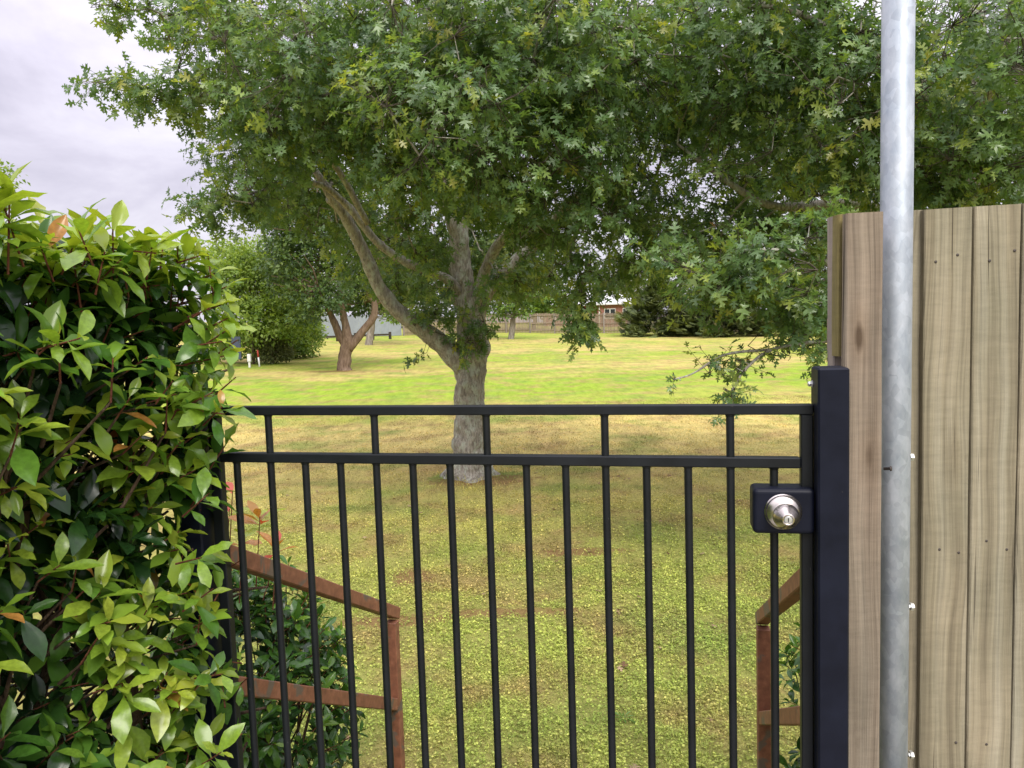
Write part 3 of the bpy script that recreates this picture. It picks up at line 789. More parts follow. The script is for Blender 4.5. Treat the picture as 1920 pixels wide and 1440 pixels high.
# ------------------------------------------------------------------ photinia hedge (left foreground)
def hedge():
    A, B = np.array([-.86, .92]), np.array([-.625, 1.66])      # foot line of the face we look at
    d = (B - A) / np.linalg.norm(B - A); nrm = np.array([d[1], -d[0]]); Lh = np.linalg.norm(B - A)
    off = np.array([-.95, 1.35, PATH_Z - .04])
    root = thing('photinia_hedge', 'tall clipped photinia hedge with glossy lime green leaves', 'hedge', off)
    lv = Leaves(); mbs = MB(); mst = MB()
    TOP = 2.25
    def face_pts(n, s0, s1, z0, z1):
        s = rng.uniform(s0, s1, n); z = rng.uniform(z0, z1, n)
        bul = .030 * np.sin(s * 9 + z * 4) + .025 * np.sin(z * 7 - s * 5 + 1) + .018 * np.sin(z * 17 + s * 12)
        pinch = -.055 * np.exp(-((z - 1.72) / .16) ** 2) + .05 * np.exp(-((z - 2.03) / .12) ** 2)
        return s, z, bul + pinch
    def P3(s, dep, z): 
        q = A[None] + d[None] * s[:, None] + nrm[None] * dep[:, None]; return np.c_[q, z]
    n3 = np.array([nrm[0], nrm[1], 0.])
    # outer layer: fresh shoots
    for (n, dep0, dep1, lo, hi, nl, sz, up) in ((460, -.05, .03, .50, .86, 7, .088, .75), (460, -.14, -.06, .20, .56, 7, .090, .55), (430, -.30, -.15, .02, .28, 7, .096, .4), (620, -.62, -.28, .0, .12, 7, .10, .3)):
        s, z, bul = face_pts(n, -.55, Lh + .02, .50, TOP - .02)
        z = PATH_Z + (z - PATH_Z) * (1 + .045 * np.clip((Lh - s) / Lh, 0, 1.6))
        dep = rng.uniform(dep0, dep1, n) + bul
        # the fresh growth sits in loose patches, with hollows between them
        patch = np.array([mnoise.noise(Vector((a * 4.5, b_ * 4.5, 2.2))) for a, b_ in zip(s, z)])
        if dep1 > 0: k = patch + rng.normal(0, .16, n) > -.19; s, z, dep, patch = s[k], z[k], dep[k], patch[k]
        nn = len(s)
        D = n3 * 1.0 + np.array([0, 0, 1.]) * up + rng.normal(0, .38, (nn, 3)); D[:, :2] += d * rng.normal(0, .25, (nn, 1))
        ln = rng.uniform(.045, .10, nn)
        P = P3(s, dep, z) - norm(D) * ln[:, None]
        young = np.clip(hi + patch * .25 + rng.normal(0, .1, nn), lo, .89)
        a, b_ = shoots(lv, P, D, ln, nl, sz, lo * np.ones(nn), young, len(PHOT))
        mst.add(*edges_tubes(a, b_, np.full(nn, .0020), np.full(nn, .0013), 5))
        # older twig leading back into the hedge
        back = a - n3 * rng.uniform(.08, .22, (nn, 1)) - np.array([0, 0, 1.]) * rng.uniform(.05, .2, (nn, 1)) + rng.normal(0, .03, (nn, 3))
        mbs.add(*edges_tubes(back, a, np.full(nn, .0040), np.full(nn, .0022), 5))
    # dense old growth under the top
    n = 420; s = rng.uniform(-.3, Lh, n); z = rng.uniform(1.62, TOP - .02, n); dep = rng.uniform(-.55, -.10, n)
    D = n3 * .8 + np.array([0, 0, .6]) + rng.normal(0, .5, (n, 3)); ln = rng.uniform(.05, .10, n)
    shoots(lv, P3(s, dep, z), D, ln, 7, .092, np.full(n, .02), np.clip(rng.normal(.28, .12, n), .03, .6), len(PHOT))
    # top: upright young shoots
    n = 330
    s = rng.uniform(-.6, Lh + .0, n); dep = rng.uniform(-.5, .03, n)
    z = TOP + .080 * np.clip((Lh - s) / Lh, 0, 1.6) + .020 * np.sin(s * 11) + .02 * np.sin(dep * 23) - .025 * sstep(Lh - .15, Lh + .02, s) + rng.normal(0, .014, n)
    D = np.array([0, 0, 1.]) + n3 * .25 + rng.normal(0, .33, (n, 3)); ln = rng.uniform(.05, .11, n)
    P = P3(s, dep, z) - norm(D) * ln[:, None]
    a, b_ = shoots(lv, P, D, ln, 8, .090, .55 * np.ones(n), np.clip(rng.normal(.86, .04, n), .6, .90), len(PHOT), .12)
    mst.add(*edges_tubes(a, b_, np.full(n, .0020), np.full(n, .0013), 5))
    # end of the hedge beside the gate
    n = 120
    dep = rng.uniform(-.32, .0, n); z = rng.uniform(.55, TOP - .03, n); e3 = np.array([d[0], d[1], 0])
    P = P3(np.full(n, Lh) + rng.uniform(-.06, .02, n), dep, z); D = e3 + np.array([0, 0, .6]) + rng.normal(0, .35, (n, 3)); ln = rng.uniform(.04, .09, n)
    a, b_ = shoots(lv, P - norm(D) * ln[:, None], D, ln, 6, .086, .3 * np.ones(n), np.clip(rng.normal(.7, .12, n), .2, .89), len(PHOT))
    mst.add(*edges_tubes(a, b_, np.full(n, .0020), np.full(n, .0013), 5))
    # sprigs that reach over the gate
    sp = [(455, 780, 1.50, .9), (430, 720, 1.52, .85), (455, 600, 1.55, .93), (425, 1085, 1.5, .8), (415, 905, 1.47, .6), (440, 1260, 1.48, .7), (430, 1400, 1.42, .9), (400, 1040, 1.45, .8), (455, 660, 1.56, .9), (420, 560, 1.55, .85), (450, 635, 1.52, .88), (462, 690, 1.5, .8), (445, 560, 1.56, .9), (470, 620, 1.55, .89), (440, 740, 1.48, .7), (450, 525, 1.58, .88), (430, 500, 1.58, .88), (405, 470, 1.56, .9), (460, 580, 1.57, .75)]
    P = np.array([at(x, y, dd) for x, y, dd, _ in sp]); n = len(sp)
    D = np.array([1.0, -.15, .45]) + rng.normal(0, .25, (n, 3)); ln = rng.uniform(.06, .09, n)
    a, b_ = shoots(lv, P - norm(D) * (ln + .035)[:, None], D, ln, 7, .080, np.full(n, .4), np.array([q[3] for q in sp]), len(PHOT))
    mst.add(*edges_tubes(a, b_, np.full(n, .0022), np.full(n, .0013), 5))
    lv.done()
    # a few leaves turn bronze
    lv.T = np.minimum(lv.T, .905); bz = rng.random(len(lv.T)) < .007; lv.T[bz & (lv.T > .4)] = rng.uniform(.93, .985, (bz & (lv.T > .4)).sum())
    # keep clear of the opening itself
    u, v, zz = proj(lv.P + lv.A[:, 1] * (lv.S * .7)[:, None])
    edge = np.interp(v, [340, 430, 480, 600, 640, 690, 730, 780, 900, 1000, 1100, 1200, 1300, 1440], [330, 395, 445, 478, 456, 454, 470, 455, 428, 420, 425, 430, 455, 485])
    ok = (zz > .45) & (u < edge + rng.normal(0, 8, len(u)))
    for k in 'PASTK': setattr(lv, k, getattr(lv, k)[ok])
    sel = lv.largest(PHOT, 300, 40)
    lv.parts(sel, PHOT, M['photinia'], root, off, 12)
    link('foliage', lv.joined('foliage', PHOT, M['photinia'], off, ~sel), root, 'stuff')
    # stems and crooked old branches inside
    for k in range(9):
        s0 = .06 + k * .11 + rng.normal(0, .02); x = A + d * s0 - nrm * (.26 + rng.uniform(-.06, .06))
        P = [np.array([x[0], x[1], PATH_Z - .05])]
        for z in (.8, 1.15, 1.5, 1.8, 2.05): P.append(np.array([*(x + rng.normal(0, .035, 2)), z]))
        V, F = tube(catmull(P, 5) - off, np.linspace(.017, .006, 26), 8, .15, 30)
        link('stem', make_mesh('stem', V, F, M['photinia_stem']), root)
        for z in np.arange(.75, 2.1, .17):
            z = z + rng.uniform(-.05, .05); p0 = np.array([*x, z])
            dr = n3 * rng.uniform(.3, 1) + np.array([d[0], d[1], 0]) * rng.normal(0, .7) + np.array([0, 0, rng.uniform(.2, .9)]); dr = norm(dr) * rng.uniform(.12, .24)
            p1 = p0 + dr * .5 + rng.normal(0, .02, 3); p2 = p0 + dr
            mbs.add(*edges_tubes(np.array([p0, p1]), np.array([p1, p2]), np.array([.0065, .0048]), np.array([.0048, .003]), 6))
    link('old_twigs', mbs.mesh('old_twigs', M['photinia_stem'], off), root, 'stuff')
    link('shoot_stems', mst.mesh('shoot_stems', M['red_stem'], off), root, 'stuff')
hedge()

# shrubs of the same kind beyond the gate
def shrub(name, label, c, rad, nsh, size, lo, hi, nparts, window, red=None, gnd=0.0, cell=14):
    off = np.array([c[0], c[1], gnd])
    root = thing(name, label, 'shrub', off)
    lv = Leaves(); mst = MB(); mbs = MB()
    D = norm(rng.normal(0, 1, (nsh, 3)) + np.array([0, 0, .25])); r = rng.uniform(.35, 1, nsh) ** .45
    P = c + D * rad * r[:, None]
    k = P[:, 2] > gnd + .06; P, D, r = P[k], D[k], r[k]; n = len(P)
    D2 = norm(D / rad * np.mean(rad) + np.array([0, 0, .55]) + rng.normal(0, .25, (n, 3))); ln = rng.uniform(.05, .1, n)
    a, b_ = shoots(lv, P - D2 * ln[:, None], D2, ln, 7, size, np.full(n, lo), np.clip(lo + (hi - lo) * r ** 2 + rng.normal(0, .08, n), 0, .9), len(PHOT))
    mst.add(*edges_tubes(a, b_, np.full(n, .002), np.full(n, .0013), 4))
    cc = np.array([c[0], c[1], gnd + .05]); mid = cc + (a - cc) * .55 + rng.normal(0, .04, (n, 3))
    if len(a) > 6:
        i = rng.choice(n, min(n, 60), replace=False)
        mbs.add(*edges_tubes(np.repeat(cc[None], len(i), 0) + rng.normal(0, .04, (len(i), 3)), mid[i], np.full(len(i), .007), np.full(len(i), .005), 5))
        mbs.add(*edges_tubes(mid[i], a[i], np.full(len(i), .005), np.full(len(i), .0022), 5))
    if red is not None:
        for (q, nl, tt) in red:
            q = np.asarray(q)[None]; a, b_ = shoots(lv, q, np.array([[.1, -.1, 1.]]), np.array([.05]), nl, size * 1.05, np.full(1, tt), np.full(1, tt), len(PHOT), 0.0)
            mst.add(*edges_tubes(q - np.array([[0.02, 0, .16]]), b_, np.full(1, .002), np.full(1, .0013), 4))
    lv.done()
    sel = lv.largest(PHOT, nparts, cell, window=window)
    lv.parts(sel, PHOT, M['photinia'], root, off, 12)
    if (~sel).any(): link('foliage', lv.joined('foliage', PHOT, M['photinia'], off, ~sel), root, 'stuff')
    link('shoot_stems', mst.mesh('shoot_stems', M['red_stem'], off), root, 'stuff')
    if mbs.n: link('old_twigs', mbs.mesh('old_twigs', M['photinia_stem'], off), root, 'stuff')
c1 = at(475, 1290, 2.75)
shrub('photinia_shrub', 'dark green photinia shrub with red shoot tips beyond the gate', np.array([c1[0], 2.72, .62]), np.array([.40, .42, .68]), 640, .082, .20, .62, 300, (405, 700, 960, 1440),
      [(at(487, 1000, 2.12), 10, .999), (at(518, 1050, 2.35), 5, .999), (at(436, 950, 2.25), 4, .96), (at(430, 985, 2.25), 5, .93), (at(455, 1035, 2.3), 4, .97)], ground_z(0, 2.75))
c2 = at(1530, 1270, 2.75)
shrub('photinia_shrub', 'few narrow green leaves of a shrub behind the right handrail', np.array([c2[0] + .10, 2.80, .62]), np.array([.22, .25, .52]), 70, .085, .30, .55, 300, (1380, 1560, 1000, 1440), None, ground_z(0, 2.8))

# ------------------------------------------------------------------ trees
def lobe_points(lobes, n, shell=.5):
    W = np.array([(l[3] * l[4] * l[5]) ** (2 / 3) * (l[6] if len(l) > 6 else 1) for l in lobes]); cnt = rng.multinomial(n, W / W.sum())
    P, O = [], []
    for l, c in zip(lobes, cnt):
        C = at(l[0], l[1], l[2]); D = norm(rng.normal(0, 1, (c, 3))); r = rng.uniform(0, 1, c) ** (shell * .66)
        P.append(C + D * np.array([l[3], l[4], l[5]]) * r[:, None]); O.append(norm(D / np.array([l[3], l[4], l[5]])))
    return np.concatenate(P), np.concatenate(O)
def grow(start, attract, root_pt):
    """link scattered points to the nearest grown branch, nearest first; returns nodes and parents"""
    nodes = [p for p in start]; par = [-1] * len(nodes)
    arr = np.zeros((len(nodes) + len(attract) * 4 + 8, 3)); arr[:len(nodes)] = start; n = len(nodes); n_start = n
    dist = np.min(np.linalg.norm(attract[:, None] - start[None], axis=2), axis=1)
    for i in np.argsort(dist):
        p = attract[i]
        dd = np.linalg.norm(arr[:n] - p, axis=1) + .12 * np.linalg.norm(arr[:n] - root_pt, axis=1)
        k = int(np.argmin(dd)); q = arr[k].copy(); ln = np.linalg.norm(p - q)
        m = 1 if ln < .3 else (2 if ln < .7 else 4)
        bow = rng.normal(0, .08, 3) * ln + np.array([0, 0, .10 * ln]); prev = k
        for j in range(1, m + 1):
            tt = j / m; arr[n] = q + (p - q) * tt + bow * math.sin(math.pi * tt); par.append(prev); prev = n; n += 1
    arr = arr[:n]; par = np.array(par); cnt = np.ones(n)
    for i in range(n - 1, n_start - 1, -1): cnt[par[i]] += cnt[i]
    return arr, par, cnt, n_start

def oak(name, label, basept, limbs, lobes, n_attr, n_spray, leaf, window, extra=None, trunk_n=1, thin_above=None):
    off = np.asarray(basept, float)
    root = thing(name, label, 'tree', off, 'oak trees over the lawn')
    start = []
    for k, (pts, rad, nm) in enumerate(limbs):
        P = catmull(pts, 6); r = np.interp(np.linspace(0, 1, len(P)), np.linspace(0, 1, len(rad)), rad)
        if nm == 'trunk':
            Pf = catmull(pts, 14); rf = np.interp(np.linspace(0, 1, len(Pf)), np.linspace(0, 1, len(rad)), rad)
            V, F = tube(Pf - off, rf, 36, .22, 5, ridges=.035)
            hz_ = np.clip(V[:, 2], 0, None); ang = np.arctan2(V[:, 1], V[:, 0])      # root flare
            fl = 1 + np.exp(-hz_ / .17) * (.12 + .5 * np.clip(np.sin(ang * 4 + .9) + .4 * np.sin(ang * 7), 0, 1.2))
            V[:, :2] *= np.where(V[:, 2] < .7, fl, 1.0)[:, None]
        else: V, F = tube(P - off, r, 14, .20, 9)
        link(nm, make_mesh(nm, V, F, M['oak_bark']), root)
        start.append(P[2:])
    start = np.concatenate(start)
    att, _ = lobe_points(lobes, n_attr, 1.2)
    nodes, par, cnt, n0 = grow(start, att, start[0] + np.array([0, 0, 2.]))
    i = np.arange(n0, len(nodes)); r = np.clip(.0042 * cnt ** .48, .004, .05)
    mb = MB(); pr = np.minimum(r[par[i]], r[i] * 1.35)
    mb.add(*edges_tubes(nodes[par[i]], nodes[i], pr, r[i], 6))
    # leafy sprays
    S, O = lobe_points(lobes, n_spray, .55)
    if extra is not None: S = np.concatenate([S, extra[0]]); O = np.concatenate([O, extra[1]])
    u, v, z = proj(S); keep = (v > -260) | (rng.random(len(S)) < .45); keep &= z > 3.2
    S, O = S[keep], O[keep]; n = len(S)
    near = np.empty(n, int)
    for a in range(0, n, 500):
        near[a:a + 500] = np.argmin(((S[a:a + 500, None] - nodes[None]) ** 2).sum(-1), axis=1)
    q = nodes[near]; dirn = norm(norm(S - q) * .8 + O * .5 + np.array([0, 0, .05]) + rng.normal(0, .3, (n, 3)))
    ln = rng.uniform(.16, .34, n); tipp = S + dirn * (ln * .5)[:, None]; basep = S - dirn * (ln * .5)[:, None]
    far = np.linalg.norm(basep - q, axis=1) > .9
    q = np.where(far[:, None], basep + norm(q - basep) * .45, q)
    mid = (q + basep) / 2 + rng.normal(0, .03, (n, 3))
    tw = MB(); tw.add(*edges_tubes(q, mid, np.full(n, .0045), np.full(n, .0038), 3)); tw.add(*edges_tubes(mid, basep, np.full(n, .0038), np.full(n, .003), 3))
    tw.add(*edges_tubes(basep, tipp, np.full(n, .003), np.full(n, .0015), 3))
    lv = Leaves(); NL = 10
    ref = np.where(np.abs(dirn[:, 2:3]) > .9, np.array([[1., 0, 0]]), np.array([[0, 0, 1.]]))
    uu = norm(np.cross(dirn, ref)); ww = np.cross(dirn, uu)
    vv = proj(S)[1]; small = np.where((vv > 640) & (basept[0] > 2), .66, 1.0)
    ctint = np.clip(rng.normal(.42, .14, n), .05, .8)
    fresh = rng.random(n) < .22
    ph = rng.uniform(0, 6.28, n)
    for k in range(NL):
        tt = (k + .4) / NL
        a = ph + 2.4 * k + rng.normal(0, .3, n); op = np.radians(80 - 45 * tt) + rng.normal(0, .2, n)
        rd = uu * np.cos(a)[:, None] + ww * np.sin(a)[:, None]
        Y = dirn * np.cos(op)[:, None] + rd * np.sin(op)[:, None]; Y[:, 2] -= .32
        Zv = np.array([0, 0, .75]) + O * .45 + dirn * .35 + rng.normal(0, .42, (n, 3))
        B0 = basep + (tipp - basep) * tt
        ti = ctint + rng.normal(0, .10, n) + np.where(fresh, .20 + .22 * tt, 0)
        sz = leaf * rng.uniform(.62, 1.25, n) * small
        ok = rng.random(n) < .92
        lv.add(B0[ok], Y[ok], Zv[ok], sz[ok], np.clip(ti, 0, .90)[ok], rng.integers(0, len(OAK), ok.sum()))
    lv.done(); lv.T[rng.random(len(lv.T)) < .0007] = 1.0
    sel = lv.largest(OAK, 300, 26, window=window)
    crown = link('crown', lv.joined('crown', OAK, M['oak'], off, ~sel), root, 'stuff')
    lv.parts(sel, OAK, M['oak'], crown, off, 10)
    link('branch_network', mb.mesh('branch_network', M['oak_bark'], off), root, 'stuff')
    link('twig_mass', tw.mesh('twig_mass', M['twig'], off), root, 'stuff')
    print(name, 'leaves', len(lv.P))

D0 = 10.5
def pl(*a): return [at(x, y, d) for x, y, d in a]
tb = at(884, 899, D0); tb[2] = ground_z(tb[0], tb[1]) - .02
trunk = [tb - np.array([0, 0, .12])] + pl((884, 893, D0), (883, 868, D0), (883, 830, D0), (882, 760, D0), (882, 700, D0), (889, 655, D0), (884, 610, D0), (872, 550, D0), (864, 490, D0), (858, 430, D0 - .05), (842, 360, D0), (828, 280, D0), (822, 200, D0), (814, 100, D0), (803, 0, D0), (795, -200, D0), (790, -420, D0))
limbs = [(trunk, [.33, .29, .255, .225, .21, .215, .195, .185, .165, .15, .135, .115, .10, .09, .075, .06, .045, .02], 'trunk'),
         (pl((880, 700, D0), (858, 676, 10.45), (825, 642, 10.4), (785, 612, 10.3), (742, 578, 10.2), (712, 540, 10.1), (692, 495, 10.0), (668, 445, 9.9), (645, 402, 9.8), (618, 362, 9.7), (592, 322, 9.6)), [.14, .145, .132, .115, .10, .09, .082, .076, .07, .06, .04], 'limb'),
         (pl((868, 560, 10.45), (845, 528, 10.3), (800, 508, 10.1), (755, 488, 9.95), (705, 452, 9.8), (672, 410, 9.7), (640, 375, 9.6), (596, 345, 9.4), (520, 350, 9.1), (420, 380, 8.8)), [.06, .062, .058, .055, .052, .05, .045, .035, .022, .012], 'limb'),
         (pl((890, 575, 10.45), (905, 520, 10.3), (930, 465, 10.1), (958, 430, 9.9), (975, 400, 9.7), (1040, 330, 9.0), (1100, 260, 8.6), (1150, 170, 8.4)), [.075, .075, .07, .062, .05, .04, .03, .015], 'limb'),
         (pl((893, 600, 10.5), (915, 545, 10.6), (955, 500, 10.7), (995, 465, 10.7), (1030, 420, 10.6), (1060, 385, 10.4), (1130, 340, 9.9), (1230, 330, 9.4)), [.10, .10, .092, .085, .07, .055, .04, .02], 'limb'),
         (pl((965, 425, 9.85), (1000, 440, 9.6), (1045, 458, 9.3), (1085, 500, 8.9), (1090, 570, 8.6)), [.028, .026, .022, .018, .010], 'limb'),
         (pl((838, 340, 10.5), (760, 220, 9.8), (640, 130, 9.3), (500, 90, 9.0), (330, 60, 8.9)), [.07, .055, .04, .028, .012], 'limb'),
         (pl((690, 420, 9.6), (620, 300, 9.2), (520, 220, 8.9), (400, 180, 8.8), (250, 170, 8.8)), [.04, .035, .028, .02, .010], 'limb'),
         (pl((822, 200, 10.5), (900, 120, 9.6), (990, 40, 8.8), (1080, -60, 8.3)), [.06, .05, .035, .015], 'limb'),
         (pl((845, 360, 10.45), (860, 290, 9.6), (880, 230, 8.6), (900, 190, 7.7)), [.05, .04, .03, .015], 'limb'),
         (pl((815, 100, 10.5), (700, -20, 9.8), (560, -100, 9.4)), [.06, .045, .02], 'limb')]
lobes = [(245, 28, 9.0, .50, .8, .26, .9), (400, 15, 9, .9, 1.2, .50), (225, 168, 8.8, .50, .5, .15), (330, 185, 8.8, .55, .7, .26), (420, 190, 8.8, .6, .9, .32), (520, 120, 8.5, .95, 1.4, .85),
         (395, 392, 8.6, .42, .6, .17), (465, 365, 8.5, .42, .8, .22), (510, 290, 8.5, .5, .9, .36), (590, 190, 7.9, .9, 1.2, .55), (700, 120, 8.0, 1.1, 1.4, .9), (715, 285, 7.9, .6, .8, .36),
         (850, 220, 7.2, .95, 1.2, .8), (860, 60, 7.9, 1.2, 1.5, .8), (800, 335, 7.8, .55, .7, .28), (770, 400, 8.8, .30, .4, .20), (1000, 120, 7.5, 1.0, 1.3, .85), (1000, 290, 7.5, .95, 1.0, .6), (1130, 200, 8.0, .95, 1.4, .9),
         (1150, 70, 8.2, 1.1, 1.5, .8), (1070, 410, 8.1, .7, .9, .40), (1080, 520, 8.5, .42, .5, .36), (1090, 590, 8.3, .20, .25, .26, 1.5), (1080, 636, 8.2, .16, .2, .12, 1.2), (1190, 400, 9, .8, 1.1, .5), (815, 590, 10.0, .42, .4, .28), (868, 640, 10.15, .28, .25, .24), (905, 610, 10.2, .15, .2, .3),
         (745, 540, 10.7, .42, .5, .42), (950, 510, 11.2, .7, .8, .5), (790, 468, 9.3, .4, .4, .3), (690, 200, 11.6, 2.1, 1.4, 1.9), (1010, 200, 12, 2.3, 1.4, 1.9), (520, 290, 10.6, 1.2, 1.0, 1.0), (1240, 480, 9.6, .7, .9, .42), (1180, 510, 10.2, .6, .8, .35),
         (1290, 130, 9.2, 1.0, 1.2, 1.0), (640, 400, 10.6, .9, .7, .6), (940, 365, 8.6, .5, .6, .25),
         (500, -180, 10.0, 1.8, 1.3, .8, .25), (900, -240, 10.1, 2.0, 1.5, 1.0, .2), (1250, -160, 9.9, 1.7, 1.3, .8, .25), (800, -480, 10.5, 2.0, 1.9, 1.4, .13),
         (860, 500, 11.6, 1.0, .8, .55), (935, 520, 9.5, .36, .3, .22, .8), (885, 395, 9.2, .45, .4, .22, .8), (815, 540, 9.7, .30, .3, .2, .8), (965, 440, 9.2, .40, .4, .25, .7), (900, 560, 9.9, .22, .2, .2, .8), (1010, 470, 12.2, 1.0, .8, .55), (720, 470, 11.8, 1.0, .8, .6), (900, 400, 12, 1.3, .9, .7)]
ex = np.array(pl((788, 668, 10.2), (775, 672, 10.15), (1068, 640, 8.2), (1110, 628, 8.2))); exo = norm(np.array([[-1, -.2, -.1], [-1, 0, .1], [-.3, -.2, -1], [.5, -.2, -.6]]))
oak('pin_oak', 'big spreading pin oak with lichened trunk in the middle of the lawn', tb, limbs, lobes, 620, 6000, .124, (150, 1250, 5, 660), (ex, exo))

# second oak: its trunk stands behind the paling fence, its boughs hang in from the right
b2 = at(1800, 900, 8.6); b2[2] = ground_z(b2[0], b2[1]) - .05
tr2 = [b2] + [np.array([b2[0] + dx, b2[1] + dy, z]) for dx, dy, z in ((0, 0, .9), (-.03, .02, 1.9), (.02, 0, 2.9), (.06, -.05, 4.0), (0, -.1, 5.4), (.05, -.1, 7.5))]
def b2p(z): return np.array([b2[0], b2[1], z])
limbs2 = [(tr2, [.26, .20, .185, .175, .15, .11, .03], 'trunk'),
          ([b2p(2.9)] + pl((1700, 420, 8.3), (1600, 381, 8.0), (1500, 388, 7.8), (1430, 380, 7.7), (1350, 330, 7.6), (1270, 270, 7.6)), [.09, .075, .055, .045, .038, .03, .012], 'limb'),
          ([b2p(2.3)] + pl((1720, 600, 7.2), (1650, 570, 6.5), (1600, 530, 6.1), (1545, 490, 5.9), (1480, 470, 5.8), (1390, 470, 5.8)), [.07, .05, .034, .028, .022, .015, .008], 'limb'),
          ([b2p(2.0)] + pl((1700, 650, 7.0), (1600, 640, 6.4), (1540, 640, 6.1), (1450, 655, 6.0), (1400, 690, 5.95), (1370, 735, 5.9)), [.06, .035, .022, .016, .013, .010, .006], 'limb'),
          (pl((1450, 655, 6.0), (1360, 665, 5.95), (1300, 700, 5.9), (1262, 712, 5.9)), [.012, .010, .007, .005], 'limb'),
          ([b2p(3.6)] + pl((1780, 250, 7.6), (1700, 150, 7.0), (1600, 80, 6.7), (1480, 20, 6.6), (1380, 10, 6.8)), [.08, .065, .05, .035, .025, .010], 'limb'),
          ([b2p(4.0)] + pl((1860, 150, 7.4), (1890, 60, 6.9), (1900, -40, 6.6)), [.08, .06, .04, .015], 'limb'),
          ([b2p(3.2)] + pl((1860, 330, 7.5), (1920, 230, 6.9), (2000, 180, 6.6)), [.07, .05, .04, .015], 'limb')]
lobes2 = [(1400, 80, 7.0, .9, 1.1, .62), (1560, 150, 6.5, .8, .95, .55), (1500, 10, 6.8, 1, 1.2, .45), (1340, 200, 7.4, .6, .8, .40), (1590, 285, 6.8, .75, .9, .40), (1800, 120, 6.5, .9, 1.1, .75), (1860, 300, 6.6, .75, .9, .42), (1760, 330, 6.9, .6, .8, .34),
          (1440, 490, 5.8, .46, .5, .24, 1.4), (1350, 540, 6.0, .34, .4, .2, 1.3), (1490, 575, 5.9, .30, .4, .22, 1.4), (1250, 480, 6.3, .24, .3, .12, 1.2), (1530, 430, 5.8, .3, .4, .16, 1.2), (1380, 340, 7.6, .75, .9, .26, .7), (1290, 440, 7.6, .5, .6, .2, .8), (1500, 640, 6.1, .22, .3, .10, 1.2), (1550, 590, 6.3, .3, .4, .26), (1640, 520, 7.0, .6, .6, .6), (1400, 425, 8.2, .7, .6, .30), (1490, 405, 8.4, .7, .6, .32), (1330, 470, 8.0, .5, .6, .25),
          (1385, 690, 5.95, .20, .22, .11, 1.3), (1370, 740, 5.9, .17, .2, .12, 1.5), (1268, 712, 5.9, .11, .1, .03, 1.8), (1450, 668, 6.0, .18, .2, .05, 1.2), (1335, 680, 5.95, .16, .2, .07, 1.4), (1525, 665, 6.1, .12, .2, .08, 1.2), (1345, 785, 5.88, .07, .08, .03, 1.6),
          (1640, 230, 9.4, 2.2, 1.3, 1.1), (1430, 300, 9.2, 1.0, 1.0, .8, .8), (1900, 200, 9, 1.6, 1.5, 1.4), (1700, -150, 8.6, 1.8, 1.2, .7, .25), (2050, 150, 7.4, 1.1, 1.2, 1.2, .25), (1750, -430, 8.8, 1.7, 1.6, 1.1, .13)]
oak('pin_oak', 'second oak behind the paling fence, its boughs hanging in from the right', b2, limbs2, lobes2, 420, 3300, .116, (1180, 1920, 5, 800))

def simple_tree(name, label, base_pt, stems, lobes, nclump, per, leaf, mat, bmat, group=None, clump=.35, temps=SMALL, up=.6, tlo=.15, thi=.75, cat='tree'):
    off = np.asarray(base_pt, float); root = thing(name, label, cat, off, group)
    for k, (pts, rad) in enumerate(stems):
        P = catmull(pts, 5); r = np.interp(np.linspace(0, 1, len(P)), np.linspace(0, 1, len(rad)), rad)
        V, F = tube(P - off, r, 12, .15, 4); link('trunk' if k == 0 else 'limb', make_mesh('trunk', V, F, bmat), root)
    C, O = lobe_points(lobes, nclump, .6); n = len(C)
    lv = Leaves(); ct = rng.uniform(tlo, thi, n)
    cs = clump * rng.uniform(.6, 1.3, n)
    for k in range(per):
        D = norm(rng.normal(0, 1, (n, 3))); P = C + D * (cs * rng.uniform(.2, 1, n))[:, None] * np.array([1, 1, .65])
        Y = norm(D + O * .6 + rng.normal(0, .4, (n, 3))); Z = np.array([0, 0, up]) + O * .5 + rng.normal(0, .5, (n, 3))
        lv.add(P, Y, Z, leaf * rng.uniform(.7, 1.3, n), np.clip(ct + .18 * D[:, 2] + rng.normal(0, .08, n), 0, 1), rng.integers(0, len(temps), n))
    lv.done()
    link('crown', lv.joined('crown', temps, mat, off, np.ones(len(lv.P), bool)), root, 'stuff')
    if stems:
        mb = MB(); i = rng.choice(n, min(n, 160), replace=False); S = np.concatenate([catmull(p, 5)[3:] for p, _ in stems])
        k = np.argmin(((C[i][:, None] - S[None]) ** 2).sum(-1), axis=1)
        mid = (S[k] + C[i]) / 2 + rng.normal(0, .12, (len(i), 3)); w = stems[0][1][0] * .12
        mb.add(*edges_tubes(S[k], mid, np.full(len(i), w), np.full(len(i), w * .7), 5)); mb.add(*edges_tubes(mid, C[i], np.full(len(i), w * .7), np.full(len(i), w * .25), 5))
        link('branch_network', mb.mesh('branch_network', bmat, off), root, 'stuff')
    return root
def on_ground(px, y):
    p = at(px, 600, y); p[2] = ground_z(p[0], p[1]); return p

